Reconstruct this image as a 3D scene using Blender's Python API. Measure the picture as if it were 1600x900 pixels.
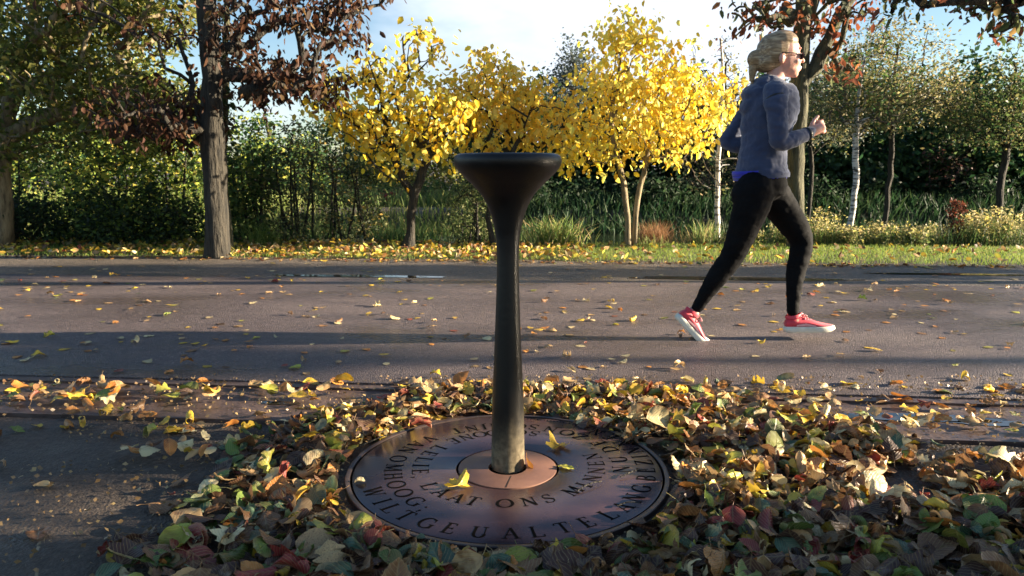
import bpy, bmesh, math, random
import numpy as np
from mathutils import Vector, Matrix, Euler, noise

for o in list(bpy.data.objects): bpy.data.objects.remove(o)
S = bpy.context.scene
COL = S.collection
rad = math.radians
random.seed(7); RNG = np.random.default_rng(7)

# ------------------------------------------------------------------ camera
FPX, Y0, CH = 1150.0, 265.0, 0.91           # focal length in px of a 1600 px frame, horizon row, eye height
TH = math.atan((450 - Y0) / FPX)
cam = bpy.data.cameras.new('camera'); camo = bpy.data.objects.new('camera', cam); COL.objects.link(camo)
camo.location = (0, 0, CH); camo.rotation_euler = (math.pi / 2 - TH, 0, 0)
cam.sensor_width = 36; cam.lens = FPX / 1600 * 36
cam.clip_start = 0.05; cam.clip_end = 3000
cam.dof.use_dof = True; cam.dof.focus_distance = 2.5; cam.dof.aperture_fstop = 9
S.camera = camo

# ------------------------------------------------------------------ world and sun
SUN_EL, SUN_AZ = rad(13.5), rad(90)          # azimuth from +Y towards +X
w = bpy.data.worlds.new('World'); S.world = w; w.use_nodes = True
nt = w.node_tree; nt.nodes.clear(); N = nt.nodes.new; Lk = nt.links.new
out = N('ShaderNodeOutputWorld'); bg = N('ShaderNodeBackground')
sky = N('ShaderNodeTexSky'); sky.sky_type = 'NISHITA'; sky.sun_disc = False
sky.sun_elevation = SUN_EL; sky.sun_rotation = SUN_AZ
sky.air_density = 1.0; sky.dust_density = 0.6; sky.ozone_density = 2.4
tc = N('ShaderNodeTexCoord'); mp = N('ShaderNodeMapping'); mp.inputs['Scale'].default_value = (1.2, 1.2, 3.2)
nz = N('ShaderNodeTexNoise'); nz.inputs['Scale'].default_value = 2.1; nz.inputs['Detail'].default_value = 6; nz.inputs['Roughness'].default_value = .55
dp = N('ShaderNodeVectorMath'); dp.operation = 'DOT_PRODUCT'; dp.inputs[1].default_value = Vector((0.13, 1, 0.16)).normalized()
Lk(tc.outputs['Generated'], mp.inputs['Vector']); Lk(mp.outputs[0], nz.inputs['Vector']); Lk(tc.outputs['Generated'], dp.inputs[0])
mr = N('ShaderNodeMapRange'); mr.interpolation_type = 'SMOOTHSTEP'
mr.inputs['From Min'].default_value = .93; mr.inputs['From Max'].default_value = 1.0; mr.inputs['To Max'].default_value = .34
Lk(dp.outputs['Value'], mr.inputs['Value'])
ad = N('ShaderNodeMath'); ad.operation = 'ADD'; Lk(nz.outputs['Fac'], ad.inputs[0]); Lk(mr.outputs[0], ad.inputs[1])
m2 = N('ShaderNodeMapRange'); m2.interpolation_type = 'SMOOTHSTEP'; m2.inputs['From Min'].default_value = .52; m2.inputs['From Max'].default_value = .82; m2.inputs['To Max'].default_value = .92
Lk(ad.outputs[0], m2.inputs['Value'])
sx = N('ShaderNodeSeparateXYZ'); Lk(tc.outputs['Generated'], sx.inputs[0])
hi = N('ShaderNodeMapRange'); hi.interpolation_type = 'SMOOTHSTEP'; hi.inputs['From Min'].default_value = .20; hi.inputs['From Max'].default_value = .36; hi.inputs['To Min'].default_value = 1; hi.inputs['To Max'].default_value = .12
Lk(sx.outputs['Z'], hi.inputs['Value']); cm = N('ShaderNodeMath'); cm.operation = 'MULTIPLY'; Lk(m2.outputs[0], cm.inputs[0]); Lk(hi.outputs[0], cm.inputs[1])
mx = N('ShaderNodeMix'); mx.data_type = 'RGBA'; mx.inputs['B'].default_value = (4.5, 4.9, 5.5, 1)
Lk(cm.outputs[0], mx.inputs['Factor']); Lk(sky.outputs[0], mx.inputs['A'])
Lk(mx.outputs['Result'], bg.inputs['Color']); bg.inputs['Strength'].default_value = 0.05
Lk(bg.outputs[0], out.inputs[0])
sun = bpy.data.lights.new('sun', 'SUN'); suno = bpy.data.objects.new('sun', sun); COL.objects.link(suno)
sun.energy = 5.0; sun.angle = rad(.6); sun.color = (1.0, .84, .62)
sd = Vector((math.sin(SUN_AZ) * math.cos(SUN_EL), math.cos(SUN_AZ) * math.cos(SUN_EL), math.sin(SUN_EL)))
suno.rotation_euler = sd.to_track_quat('Z', 'Y').to_euler(); suno.location = (30, 0, 12)
S.view_settings.view_transform = 'Standard'; S.view_settings.look = 'None'
S.view_settings.exposure = 2.25; S.view_settings.gamma = 1
S.render.engine = 'CYCLES'
S.cycles.max_bounces = 6; S.cycles.transparent_max_bounces = 8

# ------------------------------------------------------------------ helpers
ct, st = math.cos(TH), math.sin(TH)
def P(px, py, Y):
    """the point in the vertical plane at distance Y that is seen at a position of the photograph"""
    u = (px - 800) / FPX; v = (py - 450) / FPX
    k = Y / (ct - v * st)
    return Vector((u * k, Y, CH + (-st - v * ct) * k))
def G(px, py, z=0.0):
    v = (py - 450) / FPX; k = (CH - z) / (st + v * ct)
    return Vector(((px - 800) / FPX * k, (ct - v * st) * k, z))
def proj(x, y, z=0.0):
    d = y * ct + (CH - z) * st; up = (CH - z) * ct - y * st
    return 800 + x / d * FPX, 450 + up / d * FPX, d

def tag(o, label=None, cat=None, group=None, kind=None):
    if label: o['label'] = label
    if cat: o['category'] = cat
    if group: o['group'] = group
    if kind: o['kind'] = kind
    return o
def thing(name, label, cat, loc=(0, 0, 0), group=None):
    o = bpy.data.objects.new(name, None); COL.objects.link(o); o.location = loc; o.empty_display_size = .1
    return tag(o, label, cat, group)
def link(name, me, mat, parent=None, smooth=True):
    o = bpy.data.objects.new(name, me); COL.objects.link(o)
    if mat: me.materials.append(mat)
    if smooth and len(me.polygons): me.polygons.foreach_set('use_smooth', [True] * len(me.polygons))
    if parent:
        o.parent = parent; o.matrix_parent_inverse = Matrix.Translation(-Vector(parent.location))
    return o
def mesh_py(name, V, F):
    me = bpy.data.meshes.new(name); me.from_pydata([tuple(v) for v in V], [], F); me.update(); return me
def mesh_np(name, V, F, C=None, UV=None):
    """V (n,3); F list of equally long index arrays (m,k)"""
    me = bpy.data.meshes.new(name); me.vertices.add(len(V)); me.vertices.foreach_set('co', np.asarray(V, np.float32).ravel())
    if not isinstance(F, list): F = [F]
    idx = np.concatenate([f.ravel() for f in F]); tot = np.concatenate([np.full(len(f), f.shape[1]) for f in F])
    st_ = np.concatenate([[0], np.cumsum(tot)[:-1]])
    me.loops.add(len(idx)); me.loops.foreach_set('vertex_index', idx.astype(np.int32))
    me.polygons.add(len(tot)); me.polygons.foreach_set('loop_start', st_.astype(np.int32)); me.polygons.foreach_set('loop_total', tot.astype(np.int32))
    if C is not None:
        a = me.color_attributes.new('Col', 'FLOAT_COLOR', 'POINT'); c4 = np.ones((len(V), 4), np.float32); c4[:, :3] = C; a.data.foreach_set('color', c4.ravel())
    if UV is not None:
        u = me.uv_layers.new(name='UVMap'); u.data.foreach_set('uv', np.asarray(UV, np.float32)[idx].ravel())
    me.update(calc_edges=True); me.validate(); return me

# ------------------------------------------------------------------ materials
def newmat(name):
    m = bpy.data.materials.new(name); m.use_nodes = True
    b = m.node_tree.nodes['Principled BSDF']; return m, m.node_tree.nodes, m.node_tree.links, b
def ramp(nodes, stops):
    r = nodes.new('ShaderNodeValToRGB')
    while len(r.color_ramp.elements) < len(stops): r.color_ramp.elements.new(.5)
    for e, (p, c) in zip(r.color_ramp.elements, stops): e.position = p; e.color = (*c, 1)
    return r
def noisemat(name, stops, scale=8, detail=6, rough=.7, bump=.3, bscale=60, dist=.01, stretch=(1, 1, 1), metallic=0, rrange=None, spec=None):
    m, n, l, b = newmat(name)
    t = n.new('ShaderNodeTexCoord'); mp = n.new('ShaderNodeMapping'); mp.inputs['Scale'].default_value = stretch; l.new(t.outputs['Object'], mp.inputs[0])
    x = n.new('ShaderNodeTexNoise'); x.inputs['Scale'].default_value = scale; x.inputs['Detail'].default_value = detail; x.inputs['Roughness'].default_value = .65
    l.new(mp.outputs[0], x.inputs['Vector']); r = ramp(n, stops); l.new(x.outputs['Fac'], r.inputs[0]); l.new(r.outputs[0], b.inputs['Base Color'])
    y = n.new('ShaderNodeTexNoise'); y.inputs['Scale'].default_value = bscale; y.inputs['Detail'].default_value = 4; l.new(mp.outputs[0], y.inputs['Vector'])
    bp = n.new('ShaderNodeBump'); bp.inputs['Strength'].default_value = bump; bp.inputs['Distance'].default_value = dist; l.new(y.outputs['Fac'], bp.inputs['Height']); l.new(bp.outputs[0], b.inputs['Normal'])
    b.inputs['Roughness'].default_value = rough; b.inputs['Metallic'].default_value = metallic
    if spec is not None: b.inputs['Specular IOR Level'].default_value = spec
    if rrange:
        q = n.new('ShaderNodeMapRange'); q.inputs['From Min'].default_value = .35; q.inputs['From Max'].default_value = .65
        q.inputs['To Min'].default_value = rrange[0]; q.inputs['To Max'].default_value = rrange[1]
        l.new(x.outputs['Fac'], q.inputs['Value']); l.new(q.outputs[0], b.inputs['Roughness'])
    return m
def leafmat(name, transl=.35, rough=.5, veins=False, spec=.4, vary=0.0):
    m, n, l, b = newmat(name)
    a = n.new('ShaderNodeAttribute'); a.attribute_name = 'Col'; oi = n.new('ShaderNodeObjectInfo')
    mu = n.new('ShaderNodeMix'); mu.data_type = 'RGBA'; mu.blend_type = 'MULTIPLY'; mu.inputs['Factor'].default_value = 1
    l.new(a.outputs['Color'], mu.inputs['A']); l.new(oi.outputs['Color'], mu.inputs['B']); c = mu.outputs['Result']
    if veins:
        uv = n.new('ShaderNodeUVMap'); mp = n.new('ShaderNodeSeparateXYZ'); l.new(uv.outputs[0], mp.inputs[0])
        # chevrons: distance from a set of slanted lines, |v| - .6u
        ab = n.new('ShaderNodeMath'); ab.operation = 'ABSOLUTE'; l.new(mp.outputs['Y'], ab.inputs[0])
        ma = n.new('ShaderNodeMath'); ma.operation = 'MULTIPLY_ADD'; ma.inputs[1].default_value = -1.1; l.new(ab.outputs[0], ma.inputs[0]); l.new(mp.outputs['X'], ma.inputs[2])
        sn = n.new('ShaderNodeMath'); sn.operation = 'MULTIPLY'; sn.inputs[1].default_value = 50; l.new(ma.outputs[0], sn.inputs[0])
        s2 = n.new('ShaderNodeMath'); s2.operation = 'SINE'; l.new(sn.outputs[0], s2.inputs[0])
        pw = n.new('ShaderNodeMapRange'); pw.inputs['From Min'].default_value = .55; pw.inputs['From Max'].default_value = 1; l.new(s2.outputs[0], pw.inputs['Value'])
        mid = n.new('ShaderNodeMapRange'); mid.inputs['From Min'].default_value = .035; mid.inputs['From Max'].default_value = .0; l.new(ab.outputs[0], mid.inputs['Value'])
        mm = n.new('ShaderNodeMath'); mm.operation = 'MAXIMUM'; l.new(pw.outputs[0], mm.inputs[0]); l.new(mid.outputs[0], mm.inputs[1])
        t = n.new('ShaderNodeTexCoord'); z = n.new('ShaderNodeTexNoise'); z.inputs['Scale'].default_value = 28; z.inputs['Detail'].default_value = 5; l.new(t.outputs['Object'], z.inputs['Vector'])
        blot = n.new('ShaderNodeMapRange'); blot.inputs['From Min'].default_value = .52; blot.inputs['From Max'].default_value = .66; blot.inputs['To Max'].default_value = .8; l.new(z.outputs['Fac'], blot.inputs['Value'])
        bm_ = n.new('ShaderNodeMix'); bm_.data_type = 'RGBA'; bm_.blend_type = 'MULTIPLY'; bm_.inputs['B'].default_value = (.42, .30, .26, 1)
        l.new(blot.outputs[0], bm_.inputs['Factor']); l.new(c, bm_.inputs['A']); c = bm_.outputs['Result']
        vm = n.new('ShaderNodeMix'); vm.data_type = 'RGBA'; vm.blend_type = 'MIX'; vm.inputs['B'].default_value = (.5, .36, .16, 1)
        vf = n.new('ShaderNodeMath'); vf.operation = 'MULTIPLY'; vf.inputs[1].default_value = .3; l.new(mm.outputs[0], vf.inputs[0])
        l.new(vf.outputs[0], vm.inputs['Factor']); l.new(c, vm.inputs['A']); c = vm.outputs['Result']
        bp = n.new('ShaderNodeBump'); bp.inputs['Strength'].default_value = .5; bp.inputs['Distance'].default_value = .003; l.new(mm.outputs[0], bp.inputs['Height']); l.new(bp.outputs[0], b.inputs['Normal'])
    l.new(c, b.inputs['Base Color']); b.inputs['Roughness'].default_value = rough; b.inputs['Specular IOR Level'].default_value = spec
    tr = n.new('ShaderNodeBsdfTranslucent'); l.new(c, tr.inputs['Color']); mi = n.new('ShaderNodeMixShader'); mi.inputs[0].default_value = transl
    l.new(b.outputs[0], mi.inputs[1]); l.new(tr.outputs[0], mi.inputs[2]); l.new(mi.outputs[0], n['Material Output'].inputs[0])
    return m
M = {}
M['litter'] = leafmat('fallen_leaf', .18, .42, True, .45)
M['leaf'] = leafmat('tree_leaf', .55, .5)
M['shade_leaf'] = leafmat('dense_leaf', .4, .6, spec=.25)
M['bark'] = noisemat('bark_brown', [(.35, (.009, .008, .006)), (.5, (.028, .024, .017)), (.7, (.058, .048, .034))], 30, 9, .9, 1.0, 46, .035, (1, 1, .16))
M['bark_green'] = noisemat('bark_mossy', [(.35, (.022, .024, .012)), (.5, (.065, .062, .032)), (.7, (.12, .11, .06))], 26, 9, .9, 1.0, 46, .03, (1, 1, .18))
M['bark_pale'] = noisemat('bark_pale', [(.35, (.07, .055, .03)), (.5, (.19, .15, .085)), (.7, (.30, .24, .14))], 26, 9, .85, .8, 46, .02, (1, 1, .2))
M['bark_birch'] = noisemat('bark_birch', [(.42, (.05, .045, .04)), (.5, (.55, .52, .48)), (.8, (.72, .69, .64))], 9, 5, .6, .3, 30, .01, (.6, .6, 3))
M['twig'] = noisemat('twig_brown', [(.3, (.05, .036, .026)), (.7, (.12, .09, .06))], 14, 5, .85, .4, 30, .01)
M['soil'] = None

def soilmat():
    m, n, l, b = newmat('wet_soil')
    t = n.new('ShaderNodeTexCoord')
    a = n.new('ShaderNodeTexNoise'); a.inputs['Scale'].default_value = 1.6; a.inputs['Detail'].default_value = 8; l.new(t.outputs['Object'], a.inputs['Vector'])
    v = n.new('ShaderNodeTexVoronoi'); v.inputs['Scale'].default_value = 120; l.new(t.outputs['Object'], v.inputs['Vector'])
    f = n.new('ShaderNodeTexNoise'); f.inputs['Scale'].default_value = 45; f.inputs['Detail'].default_value = 8; f.inputs['Roughness'].default_value = .7; l.new(t.outputs['Object'], f.inputs['Vector'])
    r = ramp(n, [(.3, (.030, .022, .017)), (.55, (.075, .056, .042)), (.75, (.15, .12, .095))]); l.new(f.outputs['Fac'], r.inputs[0])
    r2 = ramp(n, [(.0, (.6, .6, .6)), (1, (1.35, 1.3, 1.25))]); l.new(a.outputs['Fac'], r2.inputs[0])
    mu = n.new('ShaderNodeMix'); mu.data_type = 'RGBA'; mu.blend_type = 'MULTIPLY'; mu.inputs['Factor'].default_value = 1
    l.new(r.outputs[0], mu.inputs['A']); l.new(r2.outputs[0], mu.inputs['B']); l.new(mu.outputs['Result'], b.inputs['Base Color'])
    q = n.new('ShaderNodeMapRange'); q.inputs['From Min'].default_value = .38; q.inputs['From Max'].default_value = .58; q.inputs['To Min'].default_value = .42; q.inputs['To Max'].default_value = .9
    l.new(a.outputs['Fac'], q.inputs['Value']); l.new(q.outputs[0], b.inputs['Roughness'])
    h = n.new('ShaderNodeMath'); h.operation = 'MULTIPLY_ADD'; h.inputs[1].default_value = .5; l.new(v.outputs['Distance'], h.inputs[0]); l.new(f.outputs['Fac'], h.inputs[2])
    bp = n.new('ShaderNodeBump'); bp.inputs['Strength'].default_value = .9; bp.inputs['Distance'].default_value = .012; l.new(h.outputs[0], bp.inputs['Height']); l.new(bp.outputs[0], b.inputs['Normal'])
    return m
M['soil'] = soilmat()

def asphaltmat(name, base, wet=.5, cell=170, dist=.006):
    m, n, l, b = newmat(name)
    t = n.new('ShaderNodeTexCoord')
    v = n.new('ShaderNodeTexVoronoi'); v.inputs['Scale'].default_value = cell; l.new(t.outputs['Object'], v.inputs['Vector'])
    a = n.new('ShaderNodeTexNoise'); a.inputs['Scale'].default_value = .9; a.inputs['Detail'].default_value = 7; a.inputs['Roughness'].default_value = .6
    mp = n.new('ShaderNodeMapping'); mp.inputs['Scale'].default_value = (.6, 1.6, 1); l.new(t.outputs['Object'], mp.inputs[0]); l.new(mp.outputs[0], a.inputs['Vector'])
    sp = n.new('ShaderNodeSeparateColor'); l.new(v.outputs['Color'], sp.inputs[0])
    d = [c * .45 for c in base]; e = [min(1, c * 2.3) for c in base]
    r = ramp(n, [(.0, d), (.6, base), (.93, base), (1, e)]); l.new(sp.outputs[0], r.inputs[0])
    r2 = ramp(n, [(.3, (.72, .70, .70)), (.7, (1.2, 1.17, 1.15))]); l.new(a.outputs['Fac'], r2.inputs[0])
    mu = n.new('ShaderNodeMix'); mu.data_type = 'RGBA'; mu.blend_type = 'MULTIPLY'; mu.inputs['Factor'].default_value = 1
    l.new(r.outputs[0], mu.inputs['A']); l.new(r2.outputs[0], mu.inputs['B']); l.new(mu.outputs['Result'], b.inputs['Base Color'])
    q = n.new('ShaderNodeMapRange'); q.inputs['From Min'].default_value = .36; q.inputs['From Max'].default_value = .6; q.inputs['To Min'].default_value = .62 - .38 * wet; q.inputs['To Max'].default_value = .66
    l.new(a.outputs['Fac'], q.inputs['Value']); l.new(q.outputs[0], b.inputs['Roughness'])
    bp = n.new('ShaderNodeBump'); bp.inputs['Strength'].default_value = 1.0; bp.inputs['Distance'].default_value = dist; bp.invert = True; l.new(v.outputs['Distance'], bp.inputs['Height'])
    b2 = n.new('ShaderNodeTexNoise'); b2.inputs['Scale'].default_value = 6; l.new(t.outputs['Object'], b2.inputs['Vector'])
    bq = n.new('ShaderNodeBump'); bq.inputs['Strength'].default_value = .25; bq.inputs['Distance'].default_value = .02; l.new(b2.outputs['Fac'], bq.inputs['Height']); l.new(bp.outputs[0], bq.inputs['Normal'])
    l.new(bq.outputs[0], b.inputs['Normal']); return m
M['asphalt'] = asphaltmat('asphalt', (.120, .095, .092), 1.15, 150, .005)
M['gravel'] = asphaltmat('gravel', (.15, .125, .10), .4, 70, .010)
M['puddle'] = noisemat('puddle_water', [(.3, (.02, .017, .014)), (.7, (.04, .032, .027))], 6, 4, .06, .3, 9, .006)
M['gutter'] = noisemat('gutter_stone', [(.3, (.05, .032, .027)), (.7, (.12, .082, .07))], 9, 8, .4, .5, 70, .005, rrange=(.22, .6))
M['water'] = noisemat('pond_water', [(.3, (.012, .018, .010)), (.7, (.022, .028, .014))], 2, 3, .08, .35, 5, .03, (1, 3, 1))

# ------------------------------------------------------------------ ground, path, gutter, pond
SL = -0.083                                   # the path runs a little askew
def yl(x, y0): return y0 + SL * x             # a line parallel to the path that crosses x = 0 at y0
gy = {k: (lambda p: p.y - SL * p.x)(G(*v)) for k, v in dict(gut0=(500, 665), gut1=(700, 608), far=(800, 441), verge=(800, 408), bank=(800, 386)).items()}
def gz(x, y):
    t = y - (gy['bank'] + .25 + SL * x * .3)
    if t <= 0: z = 0
    elif t < 1.0: z = -.42 * (3 * t * t - 2 * t ** 3)
    elif t < 5.3: z = -.42
    elif t < 6.6: q = (t - 5.3) / 1.3; z = -.42 + .5 * q * q * (3 - 2 * q)
    else: z = .08
    if y > 40: z += (y - 40) * .004
    return z
xs = np.unique(np.concatenate([np.linspace(-600, -20, 20), np.linspace(-20, 20, 81), np.linspace(20, 600, 20)]))
ys = np.unique(np.concatenate([np.linspace(-60, 0, 7), np.linspace(0, 8, 17), np.linspace(8, 18, 61), np.linspace(18, 60, 12), np.linspace(60, 900, 12)]))
V = [(x, y, gz(x, y)) for y in ys for x in xs]; nx = len(xs)
F = [(j * nx + i, j * nx + i + 1, (j + 1) * nx + i + 1, (j + 1) * nx + i) for j in range(len(ys) - 1) for i in range(nx - 1)]
o = link('ground', mesh_py('ground', V, F), M['soil']); tag(o, kind='structure')
def strip(name, a, b, z0, z1, mat, kind='structure', x0=-30, x1=30, n=60, rough=.0, seed=0, **kw):
    """a slab between two lines parallel to the path, top at z1; rough: wavering of its edges"""
    V = []; 
    for i in range(n + 1):
        x = x0 + (x1 - x0) * i / n
        wa = rough * noise.noise((x * 2.3, seed, 0)); wb = rough * noise.noise((x * 2.3, seed, 9))
        ya, yb = yl(x, a) + wa, yl(x, b) + wb
        V += [(x, ya, z0), (x, ya, z1), (x, yb, z1), (x, yb, z0)]
    F = []
    for i in range(n):
        q = 4 * i; F += [(q, q + 4, q + 5, q + 1), (q + 1, q + 5, q + 6, q + 2), (q + 2, q + 6, q + 7, q + 3)]
    o = link(name, mesh_py(name, V, F), mat, smooth=False); tag(o, kind=kind, **kw); return o
strip('asphalt_path', gy['gut1'], gy['far'], -.02, .018, M['asphalt'], n=700, rough=.012, x0=-24, x1=24)
strip('gravel_verge', gy['far'], gy['verge'], -.02, .006, M['gravel'], n=500, rough=.05, seed=3, x0=-24, x1=24)
gw = gy['gut1'] - gy['gut0']
strip('gutter_channel', gy['gut0'] + .06, gy['gut1'] - .065, -.02, .004, M['gutter'], n=60)
strip('gutter_edging', gy['gut0'], gy['gut0'] + .058, -.02, .014, M['gutter'], n=120, rough=.003, seed=5)
strip('gutter_edging', gy['gut1'] - .063, gy['gut1'] - .012, -.02, .013, M['gutter'], n=120, rough=.003, seed=6)
def puddle(cx, cy, rx, ry, z, seed):
    V = [(cx, cy, z)]; n = 40
    for i in range(n):
        a = 2 * math.pi * i / n; k = 1 + .35 * noise.noise((math.cos(a) * 1.5, math.sin(a) * 1.5, seed)) + .12 * noise.noise((math.cos(a) * 6, math.sin(a) * 6, seed))
        x = cx + rx * k * math.cos(a); V.append((x, cy + ry * k * math.sin(a) + SL * (x - cx), z))
    o = link('puddle', mesh_py('puddle', V, [(0, i + 1, (i + 1) % n + 1) for i in range(n)]), M['puddle']); tag(o, kind='structure')
for px, py, rx, ry, z in [(1430, 655, .30, .045, .0065), (1560, 664, .16, .03, .0065), (440, 632, .085, .022, .0065), (480, 640, .05, .012, .0065), (560, 433, .8, .07, .010), (1150, 437, 1.0, .09, .010), (1480, 430, .7, .06, .010)]:
    p = G(px, py); puddle(p.x, p.y, rx, ry, z, px)
o = link('pond_water', mesh_py('pond', [(-80, gy['bank'] + .3, -.3), (80, gy['bank'] + .3, -.3), (80, 17, -.3), (-80, 17, -.3)], [(0, 1, 2, 3)]), M['water']); tag(o, kind='structure')

# ------------------------------------------------------------------ leaf cards for crowns (pointed folded leaves, many per mesh)
def leaves_np(C, size, cols, droop=.5, aspect=.55, rng=RNG, oval=True, jit=.48):
    n = len(C); s = size * rng.uniform(1 - jit, 1 + jit, (n, 1))
    ax = rng.normal(size=(n, 3)); ax[:, 2] = ax[:, 2] * .6 - droop * 1.6; ax /= np.linalg.norm(ax, axis=1, keepdims=True)
    up = rng.normal(size=(n, 3)); sd_ = np.cross(ax, up); sd_ /= np.linalg.norm(sd_, axis=1, keepdims=True) + 1e-9
    nn = np.cross(ax, sd_); wv = sd_ * s * aspect * .5; fo = nn * s * rng.uniform(.02, .16, (n, 1))
    if oval:
        pts = np.stack([C, C + ax * s * .3 + wv + fo, C + ax * s * .72 + wv * .75 + fo, C + ax * s, C + ax * s * .72 - wv * .75 + fo, C + ax * s * .3 - wv + fo], 1)
        b = np.arange(n)[:, None] * 6; F = np.concatenate([b + [0, 1, 2, 3], b + [0, 3, 4, 5]]); k = 6
    else:
        pts = np.stack([C, C + ax * s * .45 + wv + fo, C + ax * s, C + ax * s * .45 - wv + fo], 1)
        b = np.arange(n)[:, None] * 4; F = np.concatenate([b + [0, 1, 2], b + [0, 2, 3]]); k = 4
    return pts.reshape(-1, 3), F, np.repeat(cols, k, axis=0)
def palette(cols, weights, n, rng=RNG, var=.18):
    cols = np.array(cols, float); w_ = np.array(weights, float); w_ /= w_.sum()
    return np.clip(cols[rng.choice(len(cols), n, p=w_)] * rng.uniform(1 - var, 1 + var, (n, 1)) * rng.uniform(.93, 1.07, (n, 3)), 0, 1)

# ------------------------------------------------------------------ trees
GR_ = {}
def grow(trunks, pts, rng, rtip=.004, sag=.0, jag=.06, upbias=1.0, steps=4):
    """trunks: polylines; pts: the twig ends. returns nodes, parent list"""
    pos = []; par = []
    for tr in trunks:
        prev = -1
        for a, b in zip(tr[:-1], tr[1:]):
            m = max(2, int((Vector(b) - Vector(a)).length / .18))
            for i in range(m):
                if prev == -1 or i > 0: 
                    q = Vector(a).lerp(Vector(b), i / m)
                    if prev != -1: q += Vector(rng.normal(0, .008, 3))
                    pos.append(np.array(q)); par.append(prev); prev = len(pos) - 1
            pos.append(np.array(b)); par.append(prev); prev = len(pos) - 1
    nt_ = len(pos); grow.n = nt_; A = np.array(pos)
    base_z = A[:, 2].min(); hz = A[:, 2].max() - base_z
    ok0 = A[:, 2] > base_z + hz * .3
    d0 = np.array([np.min(np.linalg.norm(A[:nt_] - p, axis=1)) for p in pts])
    ok = list(ok0)
    for k in np.argsort(d0):
        p = pts[k]; A = np.array(pos); dv = p - A; d = np.linalg.norm(dv, axis=1)
        cost = d * (1 + upbias * np.clip(.35 - dv[:, 2] / (d + 1e-6), 0, 2)) + np.where(ok, 0, 50)
        j = int(np.argmin(cost)); a = A[j]; L = d[j]; prev = j
        m = max(2, min(steps + 3, int(L / .12)))
        off = rng.normal(0, jag * L, 3)
        for i in range(1, m + 1):
            t = i / m; q = a + (p - a) * t + off * math.sin(math.pi * t) + np.array([0, 0, .12 * L * math.sin(math.pi * t)]) - np.array([0, 0, sag * L * t * t]) + (rng.normal(0, .012 * L + .003, 3) if i < m else 0)
            pos.append(q); par.append(prev); ok.append(True); prev = len(pos) - 1
    return np.array(pos), par
def tubes(pos, par, r0, rtip=.004, expo=2.3, sides=9, tn=0, taper=.5):
    n = len(pos); kids = [[] for _ in range(n)]
    for i, p in enumerate(par):
        if p >= 0: kids[p].append(i)
    w_ = np.zeros(n)
    for i in range(n - 1, -1, -1):
        w_[i] += rtip ** expo if not kids[i] else 0
        if par[i] >= 0: w_[par[i]] += w_[i]
    r = w_ ** (1 / expo)
    root = [i for i in range(n) if par[i] < 0]; sc = r0 / max(r[root]); r = np.maximum(r * (1 if sc > 1 else sc), rtip * .6)
    # scale the thick part to the trunk's radius, leave tips alone
    rm = max(r[root]); r = rtip * .6 + (r - rtip * .6) * (r0 - rtip * .6) / (rm - rtip * .6 + 1e-9) if rm > rtip else r
    if tn:
        dep = np.zeros(tn); lim = 0; tid = -1; zero = []
        for i in range(tn):
            if par[i] < 0: tid += 1; zero.append(i)
        z0 = pos[0, 2]; z1 = max(pos[:tn, 2].max(), z0 + .1)
        ends = zero + [tn]
        for k in range(len(zero)):
            a_, b_ = ends[k], ends[k + 1]; low = pos[a_, 2] < z0 + .15; f_ = 1.0 if low else .55
            for i in range(a_, b_):
                t = (i - a_) / max(1, b_ - a_ - 1); r[i] = max(r[i] * (1 if low else .9), r0 * f_ * (1 - taper * t) * (1 if k == 0 or low else 1))
            if low and k > 0: pass
        r[:tn] = np.minimum(r[:tn], r0)
    V = []; F = []; used = set()
    starts = [(i, i) for i in root]
    while starts:
        s, first = starts.pop(); ch = [s]
        if s != first: ch.append(first)
        c = first
        while kids[c]:
            ks = sorted(kids[c], key=lambda k: -r[k]); 
            for k in ks[1:]: starts.append((c, k))
            c = ks[0]; ch.append(c)
        if len(ch) < 2: continue
        rr = [r[c] for c in ch]
        if s != first: rr[0] = min(r[ch[0]], rr[1] * 1.25)
        sd_ = sides if max(rr) > .02 else (5 if max(rr) > .008 else 3)
        base = len(V); ref = np.array([.3, .9, .1])
        for q, c in enumerate(ch):
            a = pos[ch[max(0, q - 1)]]; b = pos[ch[min(len(ch) - 1, q + 1)]]; t = b - a; t = t / (np.linalg.norm(t) + 1e-9)
            u = np.cross(t, ref); u /= np.linalg.norm(u) + 1e-9; v = np.cross(t, u)
            for e in range(sd_):
                an = 2 * math.pi * e / sd_; k = 1 + (.1 * math.sin(3 * an + q * .9) if rr[q] > .03 else 0)
                V.append(pos[c] + (u * math.cos(an) + v * math.sin(an)) * rr[q] * k)
        for q in range(len(ch) - 1):
            for e in range(sd_):
                a = base + q * sd_ + e; b = base + q * sd_ + (e + 1) % sd_; F.append((a, b, b + sd_, a + sd_))
    return V, F, r
def boxes(bx, Y, depth, rng):
    """twig ends inside elliptical puffs given by their photograph extents, each as deep as asked"""
    out = []
    for (x0, y0, x1, y1, n) in bx:
        for _ in range(n):
            while True:
                a, b, c = rng.uniform(-1, 1, 3)
                if a * a + b * b + c * c * .8 < 1: break
            yy = Y + c * depth
            q = P((x0 + x1) / 2 + a * (x1 - x0) / 2, (y0 + y1) / 2 + b * (y1 - y0) / 2, Y)
            out.append([q.x, yy, q.z])
    return np.array(out)
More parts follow.
